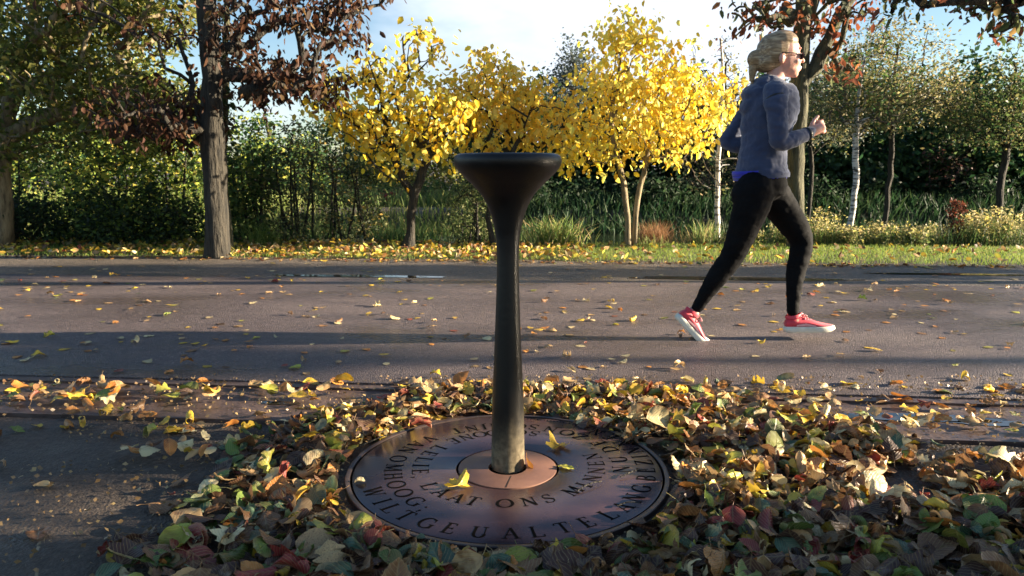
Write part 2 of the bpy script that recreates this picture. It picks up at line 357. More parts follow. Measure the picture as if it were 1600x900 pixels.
def tree(name, label, cat, trunks, r0, puffs, Y, depth, nleaf, spread, size, cols, wts, bark, seed, group=None, rtip=.004, droop=.5, aspect=.55,
         oval=True, mat='leaf', leafname='crown', flare=1.35, jag=.06, upbias=1.0, along=.0, extra=None, var=.18, steps=4, taper=.55):
    rng = np.random.default_rng(seed)
    pts = boxes(puffs, Y, depth, rng)
    if extra is not None: pts = np.concatenate([pts, extra])
    pos, par = grow(trunks, pts, rng, rtip, jag=jag, upbias=upbias, steps=steps)
    V, F, r = tubes(pos, par, r0, rtip, tn=grow.n if taper is not None else 0, taper=taper or 0)
    b = Vector(trunks[0][0]); root = thing(name, label, cat, (b.x, b.y, b.z), group)
    V = np.array(V); zb = b.z
    k = 1 + (flare - 1) * np.clip(1 - (V[:, 2] - zb) / .22, 0, 1) ** 2
    low = V[:, 2] < zb + .22
    for tr in trunks:
        c = np.array(tr[0]); dd = np.linalg.norm(V[:, :2] - c[:2], axis=1); near = low & (dd < r0 * 2.5)
        V[near, :2] = c[:2] + (V[near, :2] - c[:2]) * k[near, None]
    tk = mesh_py('trunk', V, F); to = link('trunk', tk, M[bark], root)
    if bark == 'bark_birch':       # white stem, brown twigs
        tk.materials.append(M['twig']); tk.polygons.foreach_set('material_index', [0 if f.area > .0006 and (Vector((f.center.x, f.center.y, 0)) - Vector((b.x, b.y, 0))).length < .28 else 1 for f in tk.polygons])
    # leaves: round the twig ends and along the outer twigs
    if nleaf:
        n = len(pts) * nleaf; idx = rng.integers(0, len(pts), n)
        C = pts[idx] + rng.normal(0, spread, (n, 3)) * [1, 1, .8]
        if along > 0:
            thin = np.where(r < .014)[0]; m = int(n * along); C2 = pos[rng.choice(thin, m)] + rng.normal(0, spread * .45, (m, 3)); C = np.concatenate([C, C2])
        vv, ff, cc = leaves_np(C, size, palette(cols, wts, len(C), rng, var), droop, aspect, rng, oval)
        link(leafname, mesh_np('crown', vv, ff, cc), M[mat], root, smooth=False)
    return root
def T(px, py, Y, z=None):
    p = P(px, py, Y)
    if z is not None: p.z = z
    return p
YEL = [(.95, .66, .05), (.97, .80, .16), (.90, .54, .04), (.80, .72, .14)]
yt = gy['bank'] - .25
# three yellow trees on the grass
a = G(640, 390)
tree('yellow_tree', 'small yellow autumn tree with one forked trunk, standing left of the drinking fountain', 'tree',
     [[a, T(642, 340, a.y), T(648, 300, a.y), T(662, 262, a.y), T(690, 190, a.y)], [T(646, 305, a.y), T(632, 285, a.y), T(617, 250, a.y), T(600, 180, a.y), T(590, 120, a.y)]],
     .052, [(530, 140, 700, 250, 90), (480, 110, 600, 215, 30), (560, 60, 690, 160, 34), (640, 130, 770, 240, 55), (620, 25, 700, 90, 9), (560, 180, 730, 285, 24)], a.y, .75, 10, .095, .072, YEL, (4, 4, 1.4, 1.2), 'bark', 11,
     rtip=.0032, droop=.75, aspect=.62, along=.12, jag=.05)
b = G(772, 387)
tree('yellow_tree', 'amber yellow tree partly hidden right behind the bowl of the drinking fountain', 'tree',
     [[b, T(762, 340, b.y), T(765, 300, b.y), T(752, 250, b.y), T(770, 200, b.y)], [T(765, 300, b.y), T(800, 240, b.y), T(830, 170, b.y)]],
     .036, [(700, 95, 850, 240, 90), (790, 120, 890, 240, 50), (660, 100, 790, 200, 30), (730, 70, 820, 130, 10)], b.y + .3, .6, 14, .10, .07,
     [(.92, .66, .08), (.94, .74, .16), (.82, .52, .07), (.75, .66, .18)], (4, 2, 2, 1), 'bark', 12, rtip=.0032, droop=.7, aspect=.6, along=.12)
c = G(985, 386)
tree('yellow_tree', 'bright yellow tree with twin slender trunks between the fountain and the runner', 'tree',
     [[c + Vector((-.035, 0, 0)), T(981, 340, c.y), T(975, 290, c.y), T(966, 250, c.y), T(955, 190, c.y), T(970, 90, c.y)],
      [c + Vector((.04, .05, 0)), T(993, 340, c.y + .05), T(1000, 290, c.y + .05), T(1008, 250, c.y + .05), T(1040, 180, c.y + .1)]],
     .034, [(880, 110, 1060, 260, 150), (870, 190, 960, 270, 40), (900, 50, 1060, 160, 90), (935, 12, 1010, 90, 34), (1000, 100, 1110, 230, 80), (1080, 120, 1155, 175, 22), (1060, 170, 1150, 230, 22), (1020, 60, 1085, 150, 26), (960, 200, 1100, 285, 22)],
     c.y, .8, 9, .095, .068, YEL, (4, 6, 1.0, 1.4), 'bark_pale', 13, rtip=.003, droop=.85, aspect=.6, along=.1)

RB = [(.06, .027, .017), (.095, .042, .021), (.04, .022, .015), (.14, .08, .03)]
# the dark tree at the left
d = G(341, 403)
tree('oak_tree', 'tall tree with straight grey trunk and drooping rust brown leaves beside the path', 'tree',
     [[d, T(338, 330, d.y), T(333, 240, d.y), T(330, 150, d.y), T(326, 60, d.y), T(322, -60, d.y), T(318, -220, d.y)]],
     .118, [(365, 80, 470, 170, 52), (440, 95, 545, 165, 34), (390, 0, 600, 60, 40), (480, 20, 570, 110, 12), (450, -90, 640, 10, 34), (160, 125, 330, 225, 52), (200, 160, 320, 235, 20), (60, -30, 320, 60, 10), (200, 40, 330, 130, 7), (330, -100, 480, 20, 34), (340, 20, 420, 100, 20)],
     d.y, 1.0, 10, .075, .078, RB, (4, 3, 3, 1), 'bark', 21, rtip=.004, droop=.85, aspect=.42, flare=1.15, jag=.045, upbias=.5, along=.1, taper=.3, mat='shade_leaf')
e = G(356, 392)
tree('ivy_tree', 'slim trunk wrapped in ivy standing close behind the tall grey trunk', 'tree',
     [[e, T(352, 330, e.y), T(346, 240, e.y), T(350, 150, e.y), T(352, 60, e.y), T(356, -60, e.y)]], .055,
     [(335, 10, 370, 120, 14), (330, 110, 365, 235, 30), (330, -120, 430, 0, 20)], e.y, .12, 16, .05, .06, [(.04, .075, .02), (.09, .05, .03), (.03, .05, .02)], (3, 2, 2), 'bark_green', 22, oval=False)
OL = [(.14, .16, .035), (.22, .22, .045), (.08, .11, .025), (.28, .24, .06)]
f = G(2, 388)
tree('broad_tree', 'spreading olive leaved tree with pale forked limbs at the left edge', 'tree',
     [[f, T(3, 300, f.y), T(6, 210, f.y), T(15, 160, f.y), T(48, 70, f.y), T(70, -60, f.y)],
      [T(8, 195, f.y), T(30, 140, f.y), T(90, 115, f.y - .2), T(150, 95, f.y - .4)],
      [T(6, 215, f.y), T(50, 195, f.y), T(110, 170, f.y), T(190, 165, f.y)], [T(4, 250, f.y), T(-60, 170, f.y), T(-120, 60, f.y)]],
     .11, [(-160, -60, 120, 130, 120), (60, -40, 250, 110, 110), (20, 60, 230, 190, 90), (-60, 120, 90, 260, 50), (120, 100, 290, 230, 60), (150, -80, 320, 50, 60), (200, 120, 330, 260, 26)],
     f.y, 1.2, 34, .13, .07, OL, (3, 2, 3, 1), 'bark_pale', 23, rtip=.005, oval=False, droop=.4)

# ------------------------------------------------------------------ shrubs and background trees
GR = [(.035, .075, .022), (.055, .10, .025), (.085, .12, .03), (.03, .06, .025)]
YG = [(.32, .38, .06), (.45, .43, .08), (.2, .28, .06), (.55, .45, .09)]
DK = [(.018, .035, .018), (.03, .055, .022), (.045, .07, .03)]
def shrub(name, label, px0, py0, px1, py1, Y, n, nleaf, size, cols, wts, seed, depth=.6, spread=.11, nst=5, bark='bark', mat='shade_leaf', oval=False, z0=None, r0=.02, group=None, cat='shrub', fill=1.0, droop=.2):
    rng = np.random.default_rng(seed); cx = (px0 + px1) / 2; top = P(cx, py0, Y).z; xb = P(cx, py1, Y).x; zb = gz(xb, Y) if z0 is None else z0
    wd = (P(px1, py1, Y).x - P(px0, py1, Y).x) / 2; h = top - zb
    tr = []
    for i in range(nst):
        x = xb + rng.uniform(-.55, .55) * wd; lean = rng.uniform(-.12, .12) * h; yy = Y + rng.uniform(-.5, .5) * depth * .5
        tr.append([Vector((x, yy, gz(x, yy) if z0 is None else z0)), Vector((x + lean * .5, yy, zb + h * .3)), Vector((x + lean, yy, zb + h * .68))])
    pts = []
    while len(pts) < n:
        a_, b_, c_ = rng.uniform(-1, 1), rng.uniform(0, 1), rng.uniform(-1, 1)
        lim = (1 - max(0, b_ - .45) ** 2 / .32) * fill
        k = noise.noise((a_ * 2.2 + seed, b_ * 2.5, c_ * 2))
        if a_ * a_ + c_ * c_ < lim and k > -.22: pts.append([xb + a_ * wd, Y + c_ * depth, zb + .03 + b_ * h])
    pts = np.array(pts)
    return tree(name, label, cat, tr, r0, [(cx, py0, cx, py0, 0)] if 0 else [], Y, depth, nleaf, spread, size, cols, wts, bark, seed, group, extra=pts, oval=oval, mat=mat, droop=droop, flare=1.0, leafname='foliage' if cat == 'shrub' else 'crown', upbias=.4, steps=2)
_b = boxes
def boxes(bx, Y, depth, rng):
    return _b(bx, Y, depth, rng) if bx else np.zeros((0, 3))
yb = gy['bank']
SH = [  # name, label, x0,y0,x1,y1, Y, n, nleaf, size, cols, weights, depth, spread
 ('bush', 'dark green bush low at the far left edge of the grass', -150, 300, 110, 392, yb + .35, 120, 40, .055, DK, (2, 3, 2), .5, .11),
 ('bush', 'dark green bush between the left edge and the tall grey trunk', 90, 295, 335, 392, yb + .35, 140, 40, .055, DK + [(.10, .15, .03)], (2, 3, 2, 3), .5, .11),
 ('leafy_shrub', 'yellow green leafy shrub rising behind the dark bushes left of the tall trunk', 110, 150, 335, 390, yb + 1.0, 170, 42, .075, YG + GR, (2, 1, 3, .6, 2, 2, 2, 1), .8, .14),
 ('leafy_shrub', 'mixed green shrub at the left edge behind the pale forked tree', -160, 150, 120, 390, yb + 1.4, 130, 42, .075, YG[:3] + GR, (2, 1, 2, 2, 3, 2, 2), .8, .14),
 ('leafy_shrub', 'fresh green shrub just right of the tall grey trunk', 345, 205, 440, 392, yb + .5, 70, 38, .06, GR + [(.12, .15, .03)], (2, 3, 3, 1, 1), .45, .09),
 ('airy_shrub', 'loose grey green shrub with many thin stems left of the yellow tree', 415, 190, 520, 390, yb + .55, 90, 26, .048, [(.07, .09, .045), (.11, .12, .05), (.05, .07, .03), (.2, .16, .05)], (3, 2, 3, 1), .5, .10),
 ('airy_shrub', 'loose shrub with small yellowish leaves touching the left yellow tree', 495, 210, 600, 390, yb + .6, 80, 24, .048, [(.08, .10, .04), (.16, .15, .05), (.05, .07, .03), (.35, .26, .06)], (3, 2, 3, 1), .5, .10),
 ('speckled_bush', 'bush of pale speckled leaves just left of the fountain column', 698, 288, 775, 388, yb + .25, 60, 34, .035, [(.26, .27, .12), (.12, .15, .05), (.07, .1, .03)], (2, 3, 2), .35, .07)]
for i, (nm, lb, x0, y0, x1, y1, Y, n, nl, sz, co, wt, dpth, sp) in enumerate(SH):
    shrub(nm, lb, x0, y0, x1, y1, Y, n, nl, sz, co, wt, 100 + i, dpth, sp, nst=6 if 'bush' not in nm else 4)

# far trees beyond the pond: each its own crown and trunk
def bgtree(name, label, px, pytop, pxw, Y, n, nleaf, size, cols, wts, seed, trunk_r=.09, bark='bark', low=.12, spread=.22, depth=None, group='trees beyond the pond', mat='shade_leaf', lean=0, droop=.2, rtip=.006, shape=.5, upb=.5):
    rng = np.random.default_rng(seed); top = P(px, pytop, Y).z; x = P(px, 300, Y).x; zb = gz(x, Y) - .02; h = top - zb; wd = pxw / 2 / FPX * Y
    dpt = depth or wd * .8; pts = []
    while len(pts) < n:
        a_, b_, c_ = rng.uniform(-1, 1), rng.uniform(low, 1), rng.uniform(-1, 1)
        t = (b_ - low) / (1 - low); lim = min(1, (math.sin(math.pi * (t * .92 + .08) ** shape)) + .12) ** 2
        if a_ * a_ + c_ * c_ < lim and noise.noise((a_ * 2.4 + seed, b_ * 3.2, c_ * 2.4)) > -.15: pts.append([x + a_ * wd + lean * b_ * h, Y + c_ * dpt, zb + b_ * h])
    tr = [[Vector((x, Y, zb)), Vector((x + lean * h * .3 + rng.normal(0, .04), Y, zb + h * .3)), Vector((x + lean * h * .6 + rng.normal(0, .06), Y, zb + h * .6)), Vector((x + lean * h * .85, Y, zb + h * .85))]]
    return tree(name, label, 'tree', tr, trunk_r, [], Y, dpt, nleaf, spread, size, cols, wts, bark, seed, group, extra=np.array(pts), oval=False, mat=mat, droop=droop, flare=1.1, rtip=rtip, upbias=upb, steps=3)
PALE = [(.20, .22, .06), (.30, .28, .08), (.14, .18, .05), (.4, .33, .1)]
GRT = [(.035, .085, .035), (.05, .11, .035), (.085, .14, .04), (.025, .06, .032)]
OLV = [(.17, .17, .06), (.26, .22, .09), (.10, .13, .045), (.34, .29, .15)]
BG = [
 ('broadleaf_tree', 'dark green rounded tree across the pond behind the fountain bowl', 830, 130, 220, 18.2, 90, 90, .15, DK + GRT, (3, 3, 2, 1, 1, 0, 1), .1, 'bark', .02, .26),
 ('broadleaf_tree', 'dark green tree across the pond behind the twin trunks', 950, 120, 240, 18.8, 110, 90, .15, DK + GRT, (3, 3, 2, 1, 1, 0, 1), .1, 'bark', .02, .26),
 ('broadleaf_tree', 'dark green tree across the pond between the twin trunks and the runner', 1080, 110, 240, 18.3, 110, 90, .15, DK + GRT, (3, 3, 2, 1, 1, 0, 1), .1, 'bark', .02, .26),
 ('broadleaf_tree', 'dark green tree directly behind the runner legs across the pond', 1195, 120, 240, 18.8, 100, 90, .15, DK + GRT, (2, 2, 2, 2, 2, 1, 1), .1, 'bark', .02, .26),
 ('broadleaf_tree', 'mid green tree across the pond just in front of the runner', 1310, 85, 230, 17.8, 110, 90, .145, GRT, (2, 3, 2, 2), .1, 'bark', .03, .24),
 ('broadleaf_tree', 'mid green tree across the pond behind the two white birches', 1410, 95, 230, 18.5, 110, 90, .145, GRT, (2, 3, 2, 2), .1, 'bark', .03, .24),
 ('broadleaf_tree', 'broad green tree across the pond toward the right edge', 1510, 65, 240, 17.6, 120, 90, .145, GRT, (2, 3, 3, 1), .1, 'bark', .03, .24),
 ('broadleaf_tree', 'green tree across the pond cut by the right edge', 1620, 40, 250, 17.6, 120, 90, .145, GRT, (2, 3, 3, 1), .1, 'bark', .03, .24),
 ('willow_tree', 'sunlit pale yellow green tree seen far left of the fountain', 640, 175, 150, 24, 110, 46, .11, PALE, (3, 2, 3, 1), .1, 'bark', .02, .26),
 ('willow_tree', 'pale green tree far behind the loose grey green shrub', 545, 150, 190, 25, 120, 70, .13, PALE + GRT, (1, .4, 2, .2, 3, 3, 2, 1), .1, 'bark', .02, .28),
 ('willow_tree', 'pale yellow green tree far behind the speckled bush', 730, 170, 130, 24.5, 90, 46, .13, PALE, (3, 2, 3, 1), .1, 'bark', .02, .26),
 ('grey_poplar', 'blue grey poplar peeking out left of the bright yellow crown', 893, 50, 110, 24, 240, 34, .11, [(.10, .13, .12), (.14, .16, .14), (.07, .09, .08)], (2, 2, 2), .09, 'bark', .35, .22),
 ('broadleaf_tree', 'yellow green tree behind the shrubs at the far left', 30, 20, 330, 19, 150, 70, .12, YG + GRT, (2, 1, 2, 1, 1, 2, 2, 1), .1, 'bark', .03, .26),
 ('broadleaf_tree', 'yellow green tree behind the tall grey trunk', 230, 80, 320, 20, 150, 70, .12, YG + GRT, (2, 2, 2, 1, 1, 2, 2, 1), .1, 'bark', .03, .26),
 ('broadleaf_tree', 'dark green tree behind the fresh green shrub', 420, 160, 190, 21, 110, 80, .12, GRT + YG, (2, 3, 2, 1, 1, 1, 1, 0), .1, 'bark', .03, .24),
]
for i, (nm, lb, px, pt, pw, Y, n, nl, sz, co, wt, tr_, bk, low, sp) in enumerate(BG):
    bgtree(nm, lb, px, pt, pw, Y, n, nl, sz, co, wt, 200 + i, tr_, bk, low, sp)
# thin leaved lacy trees at the right
bgtree('lacy_tree', 'thin leaved tree with upright grey trunk between the birch and the right edge', 1385, 10, 200, 13.2, 330, 24, .055, OLV, (2, 3, 2, 2), 301, .045, 'bark', .56, .14, 1.0, mat='leaf', rtip=.004, upb=1.2)
bgtree('birch_tree', 'white barked birch leaning right of the runner', 1330, 35, 190, 12.6, 240, 22, .055, OLV + GRT[1:3], (2, 2, 2, 1, 2, 2), 302, .05, 'bark_birch', .54, .14, .9, mat='leaf', lean=.02, rtip=.004, upb=1.2)
bgtree('lacy_tree', 'thin leaved tree with dark trunk near the right edge', 1567, 55, 200, 12.2, 280, 28, .055, OLV[:3] + GRT[1:3], (2, 1, 3, 2, 2), 303, .055, 'bark', .52, .14, .9, mat='leaf', rtip=.004, upb=1.2)
bgtree('lacy_tree', 'hazy thin tree right behind the runner head', 1265, 70, 130, 14.5, 240, 26, .055, [(.10, .13, .09), (.14, .15, .1)] + OLV[:2], (2, 2, 1, 1), 304, .04, 'bark', .5, .16, .9, mat='leaf', rtip=.004, upb=1.2)
bgtree('bare_tree', 'nearly bare twiggy tree between the bright yellow crown and the runner', 1125, 45, 140, 12.0, 330, 4, .045, OLV, (1, 1, 1, 1), 305, .04, 'bark', .3, .12, .9, mat='leaf', rtip=.0045, upb=1.2)
# slim white birch by the water, in front of the dark trees
h_ = P(1122, 362, yb + 1.0)
tree('birch_tree', 'slim white birch stem standing by the pond just behind the runner back', 'tree',
     [[Vector((h_.x, h_.y, gz(h_.x, h_.y))), T(1121, 300, h_.y), T(1124, 230, h_.y), T(1130, 150, h_.y), T(1126, 60, h_.y)]], .034, [(1060, 200, 1170, 300, 34), (1070, 90, 1180, 200, 40)], h_.y, .5, 1, .08, .05, OLV, (1, 1, 1, 1), 'bark_birch', 306, rtip=.0032, oval=False, flare=1.1)
# the trunk behind the runner
g_ = G(1243, 388)
tree('oak_tree', 'mossy trunk forking into two limbs directly behind the runner chest', 'tree',
     [[g_, T(1243, 300, g_.y), T(1246, 200, g_.y), T(1250, 130, g_.y), T(1252, 60, g_.y), T(1256, -60, g_.y), T(1258, -160, g_.y)],
      [T(1248, 135, g_.y), T(1276, 105, g_.y), T(1296, 60, g_.y), T(1310, 25, g_.y), T(1345, -30, g_.y), T(1400, -100, g_.y)],
      [T(1251, 70, g_.y), T(1266, 30, g_.y), T(1284, -40, g_.y)]],
     .095, [(1130, -10, 1250, 60, 30), (1200, -80, 1330, 20, 40), (1270, 0, 1345, 70, 24), (1262, 70, 1320, 130, 12), (1340, -120, 1500, -20, 30), (1130, -120, 1240, -20, 25)],
     g_.y, .9, 6, .08, .085, [(.22, .07, .03), (.14, .05, .03), (.10, .12, .06), (.3, .12, .05)], (4, 3, 2, 1), 'bark_green', 24, rtip=.0045, droop=.8, aspect=.45, flare=1.1, upbias=.3, taper=.3)
# a tree just outside the right edge whose branch ends hang into the picture
k_ = Vector((6.6, 5.9, 0))
tree('oak_tree', 'tree outside the right edge whose brown leaved twigs hang into the top right corner', 'tree',
     [[k_, k_ + Vector((-.1, 0, 1.4)), k_ + Vector((-.5, -.2, 2.5)), k_ + Vector((-.8, -.3, 3.6))], [k_ + Vector((-.3, -.1, 2.0)), T(1640, -30, 5.7), T(1540, -2, 5.6), T(1440, 8, 5.6)]],
     .1, [(1400, -60, 1470, 22, 16), (1500, -60, 1620, 14, 34), (1560, -10, 1640, 50, 16), (1600, -200, 1900, 0, 60)], 5.7, .5, 6, .06, .075,
     [(.2, .07, .04), (.10, .12, .05), (.06, .09, .03), (.24, .16, .06)], (3, 2, 2, 1), 'bark', 25, rtip=.0035, droop=.7, aspect=.45, upbias=.2)
# small coloured shrubs across the water
shrub('berry_shrub', 'reddish purple shrub among the green trees across the pond at right', 1440, 200, 1510, 330, 16.2, 26, 26, .08, [(.10, .045, .035), (.07, .05, .03), (.05, .07, .03)], (2, 2, 2), 131, .6, .14, nst=4)
shrub('berry_shrub', 'small bright red shrub far across the water left of the fountain', 588, 308, 622, 342, 17.4, 26, 26, .07, [(.5, .06, .06), (.35, .05, .05)], (2, 1), 132, .25, .07, nst=3)
shrub('bush', 'low tan brush across the water beside the dark embankment wall', 606, 300, 690, 345, 18.6, 60, 26, .07, [(.32, .24, .1), (.22, .18, .07), (.14, .14, .05)], (2, 2, 1), 133, .4, .1, nst=3)
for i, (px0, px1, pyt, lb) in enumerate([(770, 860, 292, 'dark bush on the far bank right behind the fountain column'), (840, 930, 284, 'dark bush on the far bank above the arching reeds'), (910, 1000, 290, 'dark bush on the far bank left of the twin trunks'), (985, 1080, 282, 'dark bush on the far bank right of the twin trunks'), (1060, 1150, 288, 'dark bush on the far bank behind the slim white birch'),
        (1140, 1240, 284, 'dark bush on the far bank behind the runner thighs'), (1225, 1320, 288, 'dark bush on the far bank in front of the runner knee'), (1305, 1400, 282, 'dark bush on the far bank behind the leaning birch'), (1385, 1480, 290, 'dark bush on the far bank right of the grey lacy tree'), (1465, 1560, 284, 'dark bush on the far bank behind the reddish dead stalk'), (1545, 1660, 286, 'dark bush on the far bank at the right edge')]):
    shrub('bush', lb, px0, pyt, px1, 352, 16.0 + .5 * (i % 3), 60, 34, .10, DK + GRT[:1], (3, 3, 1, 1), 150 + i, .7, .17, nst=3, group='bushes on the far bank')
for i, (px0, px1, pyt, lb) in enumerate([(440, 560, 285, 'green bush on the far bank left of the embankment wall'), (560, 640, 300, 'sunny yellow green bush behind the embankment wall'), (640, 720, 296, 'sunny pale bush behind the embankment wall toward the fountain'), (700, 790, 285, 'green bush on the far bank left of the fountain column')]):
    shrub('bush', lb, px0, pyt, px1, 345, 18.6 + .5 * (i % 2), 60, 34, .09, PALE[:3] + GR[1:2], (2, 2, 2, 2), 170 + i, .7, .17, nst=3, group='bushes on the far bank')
# dark embankment wall
pa, pb = P(566, 334, 16.5), P(700, 334, 16.5)
wl = thing('embankment_wall', 'low dark wall along the far bank left of the fountain', 'wall', ((pa.x + pb.x) / 2, 16.5, -.4))
def boxmesh(name, x0, x1, y0, y1, z0, z1, bev=.01):
    bm = bmesh.new(); bmesh.ops.create_cube(bm, size=1)
    for v in bm.verts: v.co = Vector(((x0 + x1) / 2 + v.co.x * (x1 - x0), (y0 + y1) / 2 + v.co.y * (y1 - y0), (z0 + z1) / 2 + v.co.z * (z1 - z0)))
    if bev: bmesh.ops.bevel(bm, geom=bm.edges[:], offset=bev, segments=2, affect='EDGES')
    me = bpy.data.meshes.new(name); bm.to_mesh(me); bm.free(); return me
M['dark_wood'] = noisemat('dark_timber', [(.3, (.010, .010, .014)), (.7, (.022, .022, .028))], 5, 5, .8, .5, 20, .01, (.3, 1, 3))
link('wall_face', boxmesh('wall', pa.x - 1.5, pb.x, 16.4, 16.6, -.45, pa.z - .05), M['dark_wood'], wl, False)
link('coping', boxmesh('coping', pa.x - 1.52, pb.x + .02, 16.36, 16.64, pa.z - .05, pa.z), M['dark_wood'], wl, False)

# ------------------------------------------------------------------ grasses, reeds and weeds
def blades(base, hts, wid, lean, cols, rng, seg=3):
    n = len(base); az = rng.uniform(0, 2 * np.pi, n); dr = np.stack([np.cos(az), np.sin(az), np.zeros(n)], 1)
    pv = rng.uniform(0, np.pi, n); sdv = np.stack([np.cos(pv), np.sin(pv), np.zeros(n)], 1)
    L = rng.uniform(.2, 1, n)[:, None] * lean; rows = []
    for k in range(seg + 1):
        t = k / seg; c = base + dr * (hts[:, None] * L * t * t) + np.array([0, 0, 1]) * (hts[:, None] * (t - .35 * L * t * t))
        w_ = wid * (1 - t) ** .7 * (.6 + .8 * t) if k < seg else 0
        rows.append(np.stack([c - sdv * w_ * .5, c + sdv * w_ * .5], 1))
    V = np.stack(rows, 1).reshape(-1, 3); m = (seg + 1) * 2; b = np.arange(n)[:, None] * m
    F = np.concatenate([b + [2 * k, 2 * k + 1, 2 * k + 3, 2 * k + 2] for k in range(seg)])
    tt = np.repeat(np.linspace(.75, 1.15, seg + 1), 2)[None, :, None]
    return V, F, (np.repeat(cols[:, None, :], m, 1) * tt).reshape(-1, 3)
rng = np.random.default_rng(5)
n = 60000; bx = rng.uniform(-9, 9, n); t_ = rng.uniform(0, 1, n) ** .8
by = gy['verge'] - .02 + SL * bx + t_ * (gy['bank'] + .35 - gy['verge']) + .06 * np.sin(bx * 7) * (t_ < .1)
bz = np.array([gz(x, y) for x, y in zip(bx, by)])
V_, F_, C_ = blades(np.stack([bx, by, bz], 1), rng.uniform(.02, .065, n), .006, .7, palette([(.21, .32, .055), (.34, .41, .08), (.44, .42, .12), (.12, .21, .045)], (3, 3, 1, 2), n, rng), rng, 2)
o = link('grass', mesh_np('grass', V_, F_, C_), M['shade_leaf'], smooth=False); tag(o, 'short grass verge strewn with leaves between gravel and pond', 'grass', kind='stuff')
n = 9000; bx = rng.uniform(-9, 9, n); by = gy['bank'] + .22 + SL * bx * .4 + rng.uniform(0, .7, n); bz = np.array([gz(x, y) for x, y in zip(bx, by)])
dens = np.array([noise.noise((x * 1.3, 3.3, 0)) for x in bx]); keep = (rng.uniform(-.6, .9, n) < dens + .25) & ~((bx > .75) & (bx < 2.2)); bx, by, bz = bx[keep], by[keep], bz[keep]; n = len(bx)
hh = rng.uniform(.12, .42, n) * np.where(bx < 1, 1, .8)
V_, F_, C_ = blades(np.stack([bx, by, bz], 1), hh, .012, .5, palette([(.08, .16, .04), (.12, .17, .05), (.22, .22, .08), (.05, .10, .03), (.3, .24, .1)], (3, 3, 1, 2, .7), n, rng), rng, 3)
n2 = 26000; x2 = rng.uniform(-16, 16, n2); y2 = gy['bank'] + rng.uniform(5.2, 9.0, n2); z2 = np.array([gz(x, y) for x, y in zip(x2, y2)])
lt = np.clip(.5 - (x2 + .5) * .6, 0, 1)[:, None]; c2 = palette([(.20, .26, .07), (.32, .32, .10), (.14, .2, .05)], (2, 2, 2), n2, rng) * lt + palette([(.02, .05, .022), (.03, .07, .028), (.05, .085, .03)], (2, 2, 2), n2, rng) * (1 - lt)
kw_ = ~((x2 > -4.6) & (x2 < -1.0) & (y2 < 16.5) & (y2 > 15.3)); x2, y2, z2, c2 = x2[kw_], y2[kw_], z2[kw_], c2[kw_]; n2 = len(x2)
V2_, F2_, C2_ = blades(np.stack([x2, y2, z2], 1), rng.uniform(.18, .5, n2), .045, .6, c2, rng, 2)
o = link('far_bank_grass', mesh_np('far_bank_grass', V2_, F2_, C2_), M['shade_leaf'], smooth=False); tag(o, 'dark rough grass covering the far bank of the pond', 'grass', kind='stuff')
o = link('bank_grass', mesh_np('bank_grass', V_, F_, C_), M['shade_leaf'], smooth=False); tag(o, 'tall rough grass along the top of the pond bank', 'grass', kind='stuff')
def clump(name, label, px0, pyt, px1, Y, n, wid, lean, cols, wts, seed, cat='reeds', group=None, dpt=.22):
    rng = np.random.default_rng(seed); a, b = P(px0, 380, Y).x, P(px1, 380, Y).x; c = (a + b) / 2; hw = (b - a) / 2
    zb = gz(c, Y); h = P((px0 + px1) / 2, pyt, Y).z - zb
    u = rng.normal(0, .36, (n, 2)); base = np.stack([c + u[:, 0] * hw, Y + u[:, 1] * dpt, np.full(n, zb - .02)], 1)
    V_, F_, C_ = blades(base, rng.uniform(.5, 1.05, n) * h, wid, lean, palette(cols, wts, n, rng), rng, 5)
    V_ = V_ - np.array([c, Y, zb])
    o = link(name, mesh_np(name, V_, F_, C_), M['leaf'], smooth=False); o.location = (c, Y, zb); tag(o, label, cat, group); return o
RC = [(.24, .34, .09), (.44, .44, .16), (.58, .45, .22), (.15, .24, .07)]
clump('reed_clump', 'arching green and straw reeds just right of the fountain column', 810, 325, 930, yb + .1, 330, .017, 1.0, RC, (3, 2, 2, 2), 401)
clump('dry_grass_tussock', 'rounded tussock of rust brown dry grass behind the twin trunks', 990, 335, 1055, yb + .3, 700, .005, .8, [(.26, .14, .07), (.34, .2, .1), (.2, .1, .05)], (2, 2, 2), 402, 'grass')
clump('reed_clump', 'short pale reeds at the foot of the twin trunks', 985, 358, 1045, yb + .05, 60, .012, .9, RC, (3, 2, 1, 2), 403)
clump('reed_clump', 'upright straw reeds behind the runner trailing leg', 1075, 335, 1130, yb + .3, 140, .01, .6, RC, (2, 2, 3, 2), 404)
clump('dry_grass_tussock', 'low brown grass tussock between the reeds and the runner knee', 1050, 350, 1150, yb + .5, 400, .006, .7, [(.2, .12, .06), (.16, .14, .06)], (2, 2), 405, 'grass')
clump('reed_clump', 'green reeds beneath the speckled bush left of the fountain', 560, 348, 700, yb + .35, 420, .012, .5, [(.06, .14, .04), (.1, .18, .05), (.2, .22, .07)], (3, 3, 1), 406)
clump('grass_tuft', 'bright green tuft at the foot of the fresh green shrub', 375, 335, 440, yb + .1, 200, .01, .6, [(.14, .22, .05), (.2, .26, .06)], (2, 2), 407, 'grass')
WD = [(.30, .28, .10), (.42, .36, .16), (.16, .20, .06), (.10, .14, .05)]
